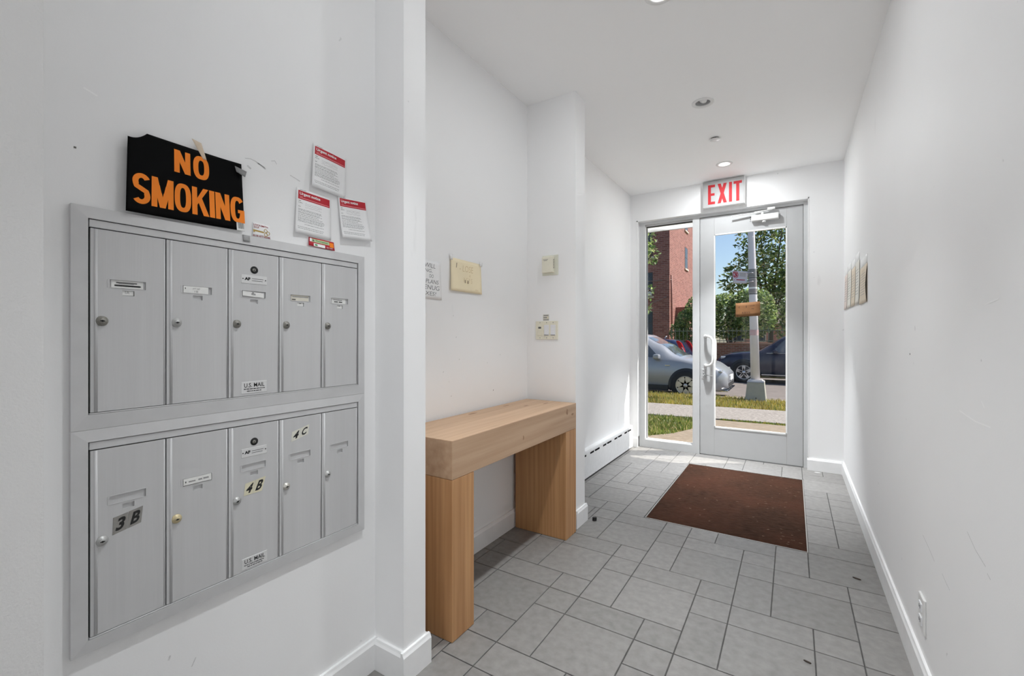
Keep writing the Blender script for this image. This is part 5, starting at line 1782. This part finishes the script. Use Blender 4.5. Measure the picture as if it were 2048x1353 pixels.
# ------------------------------------------------------------------ brick apartment house
BX, BY = -7.45, 33.0
BR1 = brick_mat('brick_house', srgb(158, 104, 94), srgb(130, 80, 72), srgb(176, 150, 140), .40, .135)
t = thing('brick_building', (BX - 4, BY + 6, -.3), 'tall red brick apartment house seen through the sidelight', 'building')
obj('wall', boxbm(BX - 9, BX, BY, BY + 16, -.35, 16), BR1, t)
STONE = mat('window_sill_stone', srgb(210, 200, 186), .7, var=.08, scale=6)
WGL = mat('house_window_glass', (.06, .075, .10), .3, var=.3, scale=1.5, spec=.25)
WFR = mat('house_window_frame', srgb(70, 66, 66), .5, var=.1, scale=8)
WBOX = mat('air_conditioner_white', srgb(214, 212, 204), .6, var=.06, scale=8)
BLIND = mat('window_blind', srgb(200, 202, 206), .7, var=.05, scale=3)
for k, z0 in enumerate((1.25, 4.1, 7.0, 9.9, 12.8)):
    for cx in (BX - 1.45, BX - 4.2, BX - 7.0):
        z0_ = z0
        wv = obj('window', boxbm(cx - .27, cx + .27, BY - .012, BY + .05, z0_, z0_ + 1.75), WFR, t)
        obj('pane', boxbm(cx - .22, cx + .22, BY - .020, BY - .010, z0_ + .05, z0_ + .84), WGL, wv)
        obj('pane', boxbm(cx - .22, cx + .22, BY - .020, BY - .010, z0_ + .90, z0_ + 1.70), WGL, wv)
        obj('sill', boxbm(cx - .36, cx + .36, BY - .10, BY + .02, z0_ - .14, z0_, .008), STONE, wv)
        if k == 1:
            obj('air_conditioner', boxbm(cx - .24, cx + .24, BY - .26, BY - .02, z0_ + .01, z0_ + .52, .01), WBOX, wv)
        if k == 2:
            obj('blind', boxbm(cx - .22, cx + .22, BY - .030, BY - .022, z0_ + .05, z0_ + .80), BLIND, wv)
        if k == 0:
            obj('stone_panel', boxbm(cx - .24, cx + .24, BY - .02, BY + .01, z0_ - .75, z0_ - .15), STONE, wv)
for y_, z0 in ((BY + 5.9, 6.75), (BY + 5.9, 9.9), (BY + 10.5, 6.75), (BY + 10.5, 3.7)):
    wv = obj('window', boxbm(BX - .03, BX + .012, y_ - .55, y_ + .55, z0, z0 + 1.75), WFR, t)
    obj('pane', boxbm(BX + .010, BX + .018, y_ - .48, y_ + .48, z0 + .06, z0 + .84), WGL, wv)
    obj('pane', boxbm(BX + .010, BX + .018, y_ - .48, y_ + .48, z0 + .92, z0 + 1.68), WGL, wv)
    obj('sill', boxbm(BX - .02, BX + .09, y_ - .66, y_ + .66, z0 - .14, z0, .008), STONE, wv)
bm = bmesh.new()
tube(bm, [(BX + .06, BY + .35, 5.6), (BX + .07, BY + .42, 3.6), (BX + .06, BY + .55, .4)], .05, 8)
obj('drain_pipe', bm, mat('pipe_paint', srgb(140, 90, 80), .6, var=.1, scale=4), t)
for nm, pts in (('cable', [(BX - 9, BY - .5, 5.9), (BX - 3.0, BY - .5, 5.25), (BX - 1.4, BY - .4, 5.15), (BX + .10, BY + .3, 5.25)]), ('cable', [(BX - 9, BY - .5, 4.1), (BX - 3, BY - .5, 3.35), (BX - 1.3, BY - .4, 3.5), (BX - .2, BY - .05, 4.0)])):
    bm = bmesh.new(); tube(bm, pts, .025, 6)
    obj(nm, bm, mat('cable_sheath', srgb(150, 130, 124), .6, var=.1, scale=4), t)
obj('entry_wing', boxbm(BX - 1.0, BX + .95, BY + 2.0, BY + 6, -.35, 3.35), BR1, t)
# small brick house far behind the railing
t = thing('distant_house', (-3.2, 38, -.3), 'pink brick house glimpsed behind the railing', 'building')
PB = brick_mat('brick_pink', srgb(200, 140, 126), srgb(180, 120, 108), srgb(196, 170, 160), .24, .085)
obj('wall', boxbm(-4.2, 3.0, 37, 42, -.35, 2.1), PB, t)
bm = bmesh.new()
prism(bm, [(-4.4, 36.7, 2.05), (-4.4, 42.3, 2.05), (-4.4, 39.5, 3.6)], (7.6, 0, 0))
obj('roof', bm, mat('roof_shingle', srgb(120, 104, 98), .85, var=.2, scale=5), t)
for x in (-3.4, -2.0, .0):
    wv = obj('window', boxbm(x - .4, x + .4, 36.95, 37.02, .75, 1.75), STONE, t)
    obj('pane', boxbm(x - .33, x + .33, 36.93, 36.955, .82, 1.68), WGL, wv)

# ------------------------------------------------------------------ trees
L1 = leafmat('leaf_dark', srgb(88, 112, 66), .4); L2 = leafmat('leaf_mid', srgb(120, 146, 82), .45); L3 = leafmat('leaf_light', srgb(184, 200, 128), .5); L4 = leafmat('leaf_dry', srgb(196, 190, 140), .5)
BARK = mat('bark', srgb(92, 80, 68), .9, var=.3, scale=9, stretch=(1, 1, .3), bump=.4, bscale=20)
def tree(name, base, h, blobs, n, size, label, cat='tree', group=None, limbs=True, mats=(4, 4, 3, 1)):
    t = thing(name, base, label, cat, group)
    bm = bmesh.new()
    vol = [b[3] * b[4] * b[5] for b in blobs]
    for _ in range(n):
        b = random.choices(blobs, weights=vol)[0]
        while True:
            q = Vector((random.uniform(-1, 1), random.uniform(-1, 1), random.uniform(-1, 1)))
            if q.length <= 1: break
        q = q.normalized() * (q.length ** .55)
        c_ = Vector((b[0] + q.x * b[3], b[1] + q.y * b[4], b[2] + q.z * b[5]))
        s = size * random.uniform(.6, 1.25)
        d = Vector((random.gauss(0, 1), random.gauss(0, 1), random.gauss(-.3, .6))).normalized()
        n_ = d.cross(Vector((random.gauss(0, 1), random.gauss(0, 1), random.gauss(0, 1)))).normalized() * s * .42
        up = d.cross(n_).normalized() * s * .10
        v4 = [bm.verts.new(p) for p in (c_ - d * s, c_ + n_ + up, c_ + d * s, c_ - n_ + up)]
        mi = random.choices((0, 1, 2, 3), weights=mats)[0]
        f1 = bm.faces.new((v4[0], v4[1], v4[2])); f2 = bm.faces.new((v4[0], v4[2], v4[3]))
        f1.material_index = f2.material_index = mi
    fo = obj('foliage', bm, [L1, L2, L3, L4], t, fix=False)
    fo['kind'] = 'stuff'
    bm = bmesh.new()
    bx, by, bz = base
    if limbs:
        tube(bm, [(bx, by, bz), (bx + .05, by, bz + h * .4), (bx, by + .05, bz + h)], .20 if h > 2 else .06, 10, r2=.05)
        for b in blobs:
            tube(bm, [(bx, by, bz + h * .45), ((bx + b[0]) / 2, (by + b[1]) / 2, (bz + h * .45 + b[2]) / 2 + .2), (b[0], b[1], b[2])], .09 if h > 2 else .03, 7, r2=.02)
            for k in range(4):
                q = Vector((random.uniform(-.8, .8) * b[3], random.uniform(-.8, .8) * b[4], random.uniform(-.5, .8) * b[5]))
                tube(bm, [(b[0], b[1], b[2]), Vector((b[0], b[1], b[2])) + q], .03 if h > 2 else .012, 5, r2=.008)
        obj('trunk', bm, BARK, t)
    else:
        bm.free()
    return t
def far(b, k):
    return (b[0] * k, b[1] * k, 1.17 + (b[2] - 1.17) * k, b[3] * k, b[4] * k, b[5] * k)
tree('street_tree', (-1.13, 30.5, -.3), 4.4, [far(b, 1.15) for b in [(-1.5, 26.5, 4.3, 1.7, 1.6, 1.5), (-.2, 27.0, 5.2, 2.0, 1.8, 1.9), (.9, 26.5, 3.7, 1.8, 1.6, 1.6), (-1.9, 26.3, 6.0, .75, .9, .9), (-1.5, 26.8, 7.4, .9, 1, 1.1), (-2.7, 26.5, 4.2, .8, .8, .7), (.9, 27, 7.6, 1.7, 1.5, 1.6), (-.4, 26, 6.9, 1.0, 1, 1)]],
     6800, .155, 'tall leafy tree behind the lamp post', group='trees across the street')
tree('street_tree', (-2.5, 23.6, -.3), 1.7, [far(b, .935) for b in [(-2.9, 25.2, 2.2, 1.1, .9, 1.2), (-1.7, 25.0, 2.3, 1.1, .9, 1.3), (-3.6, 25.3, 2.6, .6, .7, .6)]], 6000, .098, 'dense green tree behind the railing on the side of the brick house', group='trees across the street')
tree('street_tree', (1.2, 25.4, -.3), 1.8, [(.55, 25.3, 2.2, 1.1, 1.0, 1.4), (1.9, 25.3, 2.4, 1.3, 1.1, 1.4), (-.35, 25.3, 1.9, .5, .7, 1.0)], 5600, .10, 'dense green tree behind the dark SUV', group='trees across the street')
tree('garden_bush', (-4.9, 25.6, -.3), 1.5, [(-4.75, 25.6, 1.7, .75, .8, 1.0), (-4.4, 25.6, 2.6, .55, .6, .75), (-5.35, 25.7, 1.4, .45, .5, .6), (-3.9, 25.6, 2.1, .7, .6, .9)], 4500, .095, 'green bush in front of the brick apartment house', 'bush', group='trees across the street')
tree('kerb_tree', (-5.6, 15.2, -.3), 3.2, [(-4.10, 15.0, 4.55, .32, .5, .42), (-3.98, 15.0, 3.85, .28, .4, .30), (-4.42, 15.1, 4.1, .4, .5, .6), (-4.04, 15.0, 2.70, .20, .3, .20), (-4.15, 15.0, 2.2, .18, .3, .35), (-5.6, 15.3, 4.2, 1.0, 1.1, 1.5)], 4200, .085,
     'leafy kerbside tree whose branches hang before the brick apartment house', mats=(3, 4, 5, 1))

# flat print and handwriting: marks too fine to pick apart one by one
for o in bpy.data.objects:
    if o.parent and o.name.split('.')[0] in ('print', 'handwriting', 'vent_marks', 'barcode', 'straw_litter'):
        o['kind'] = 'stuff'
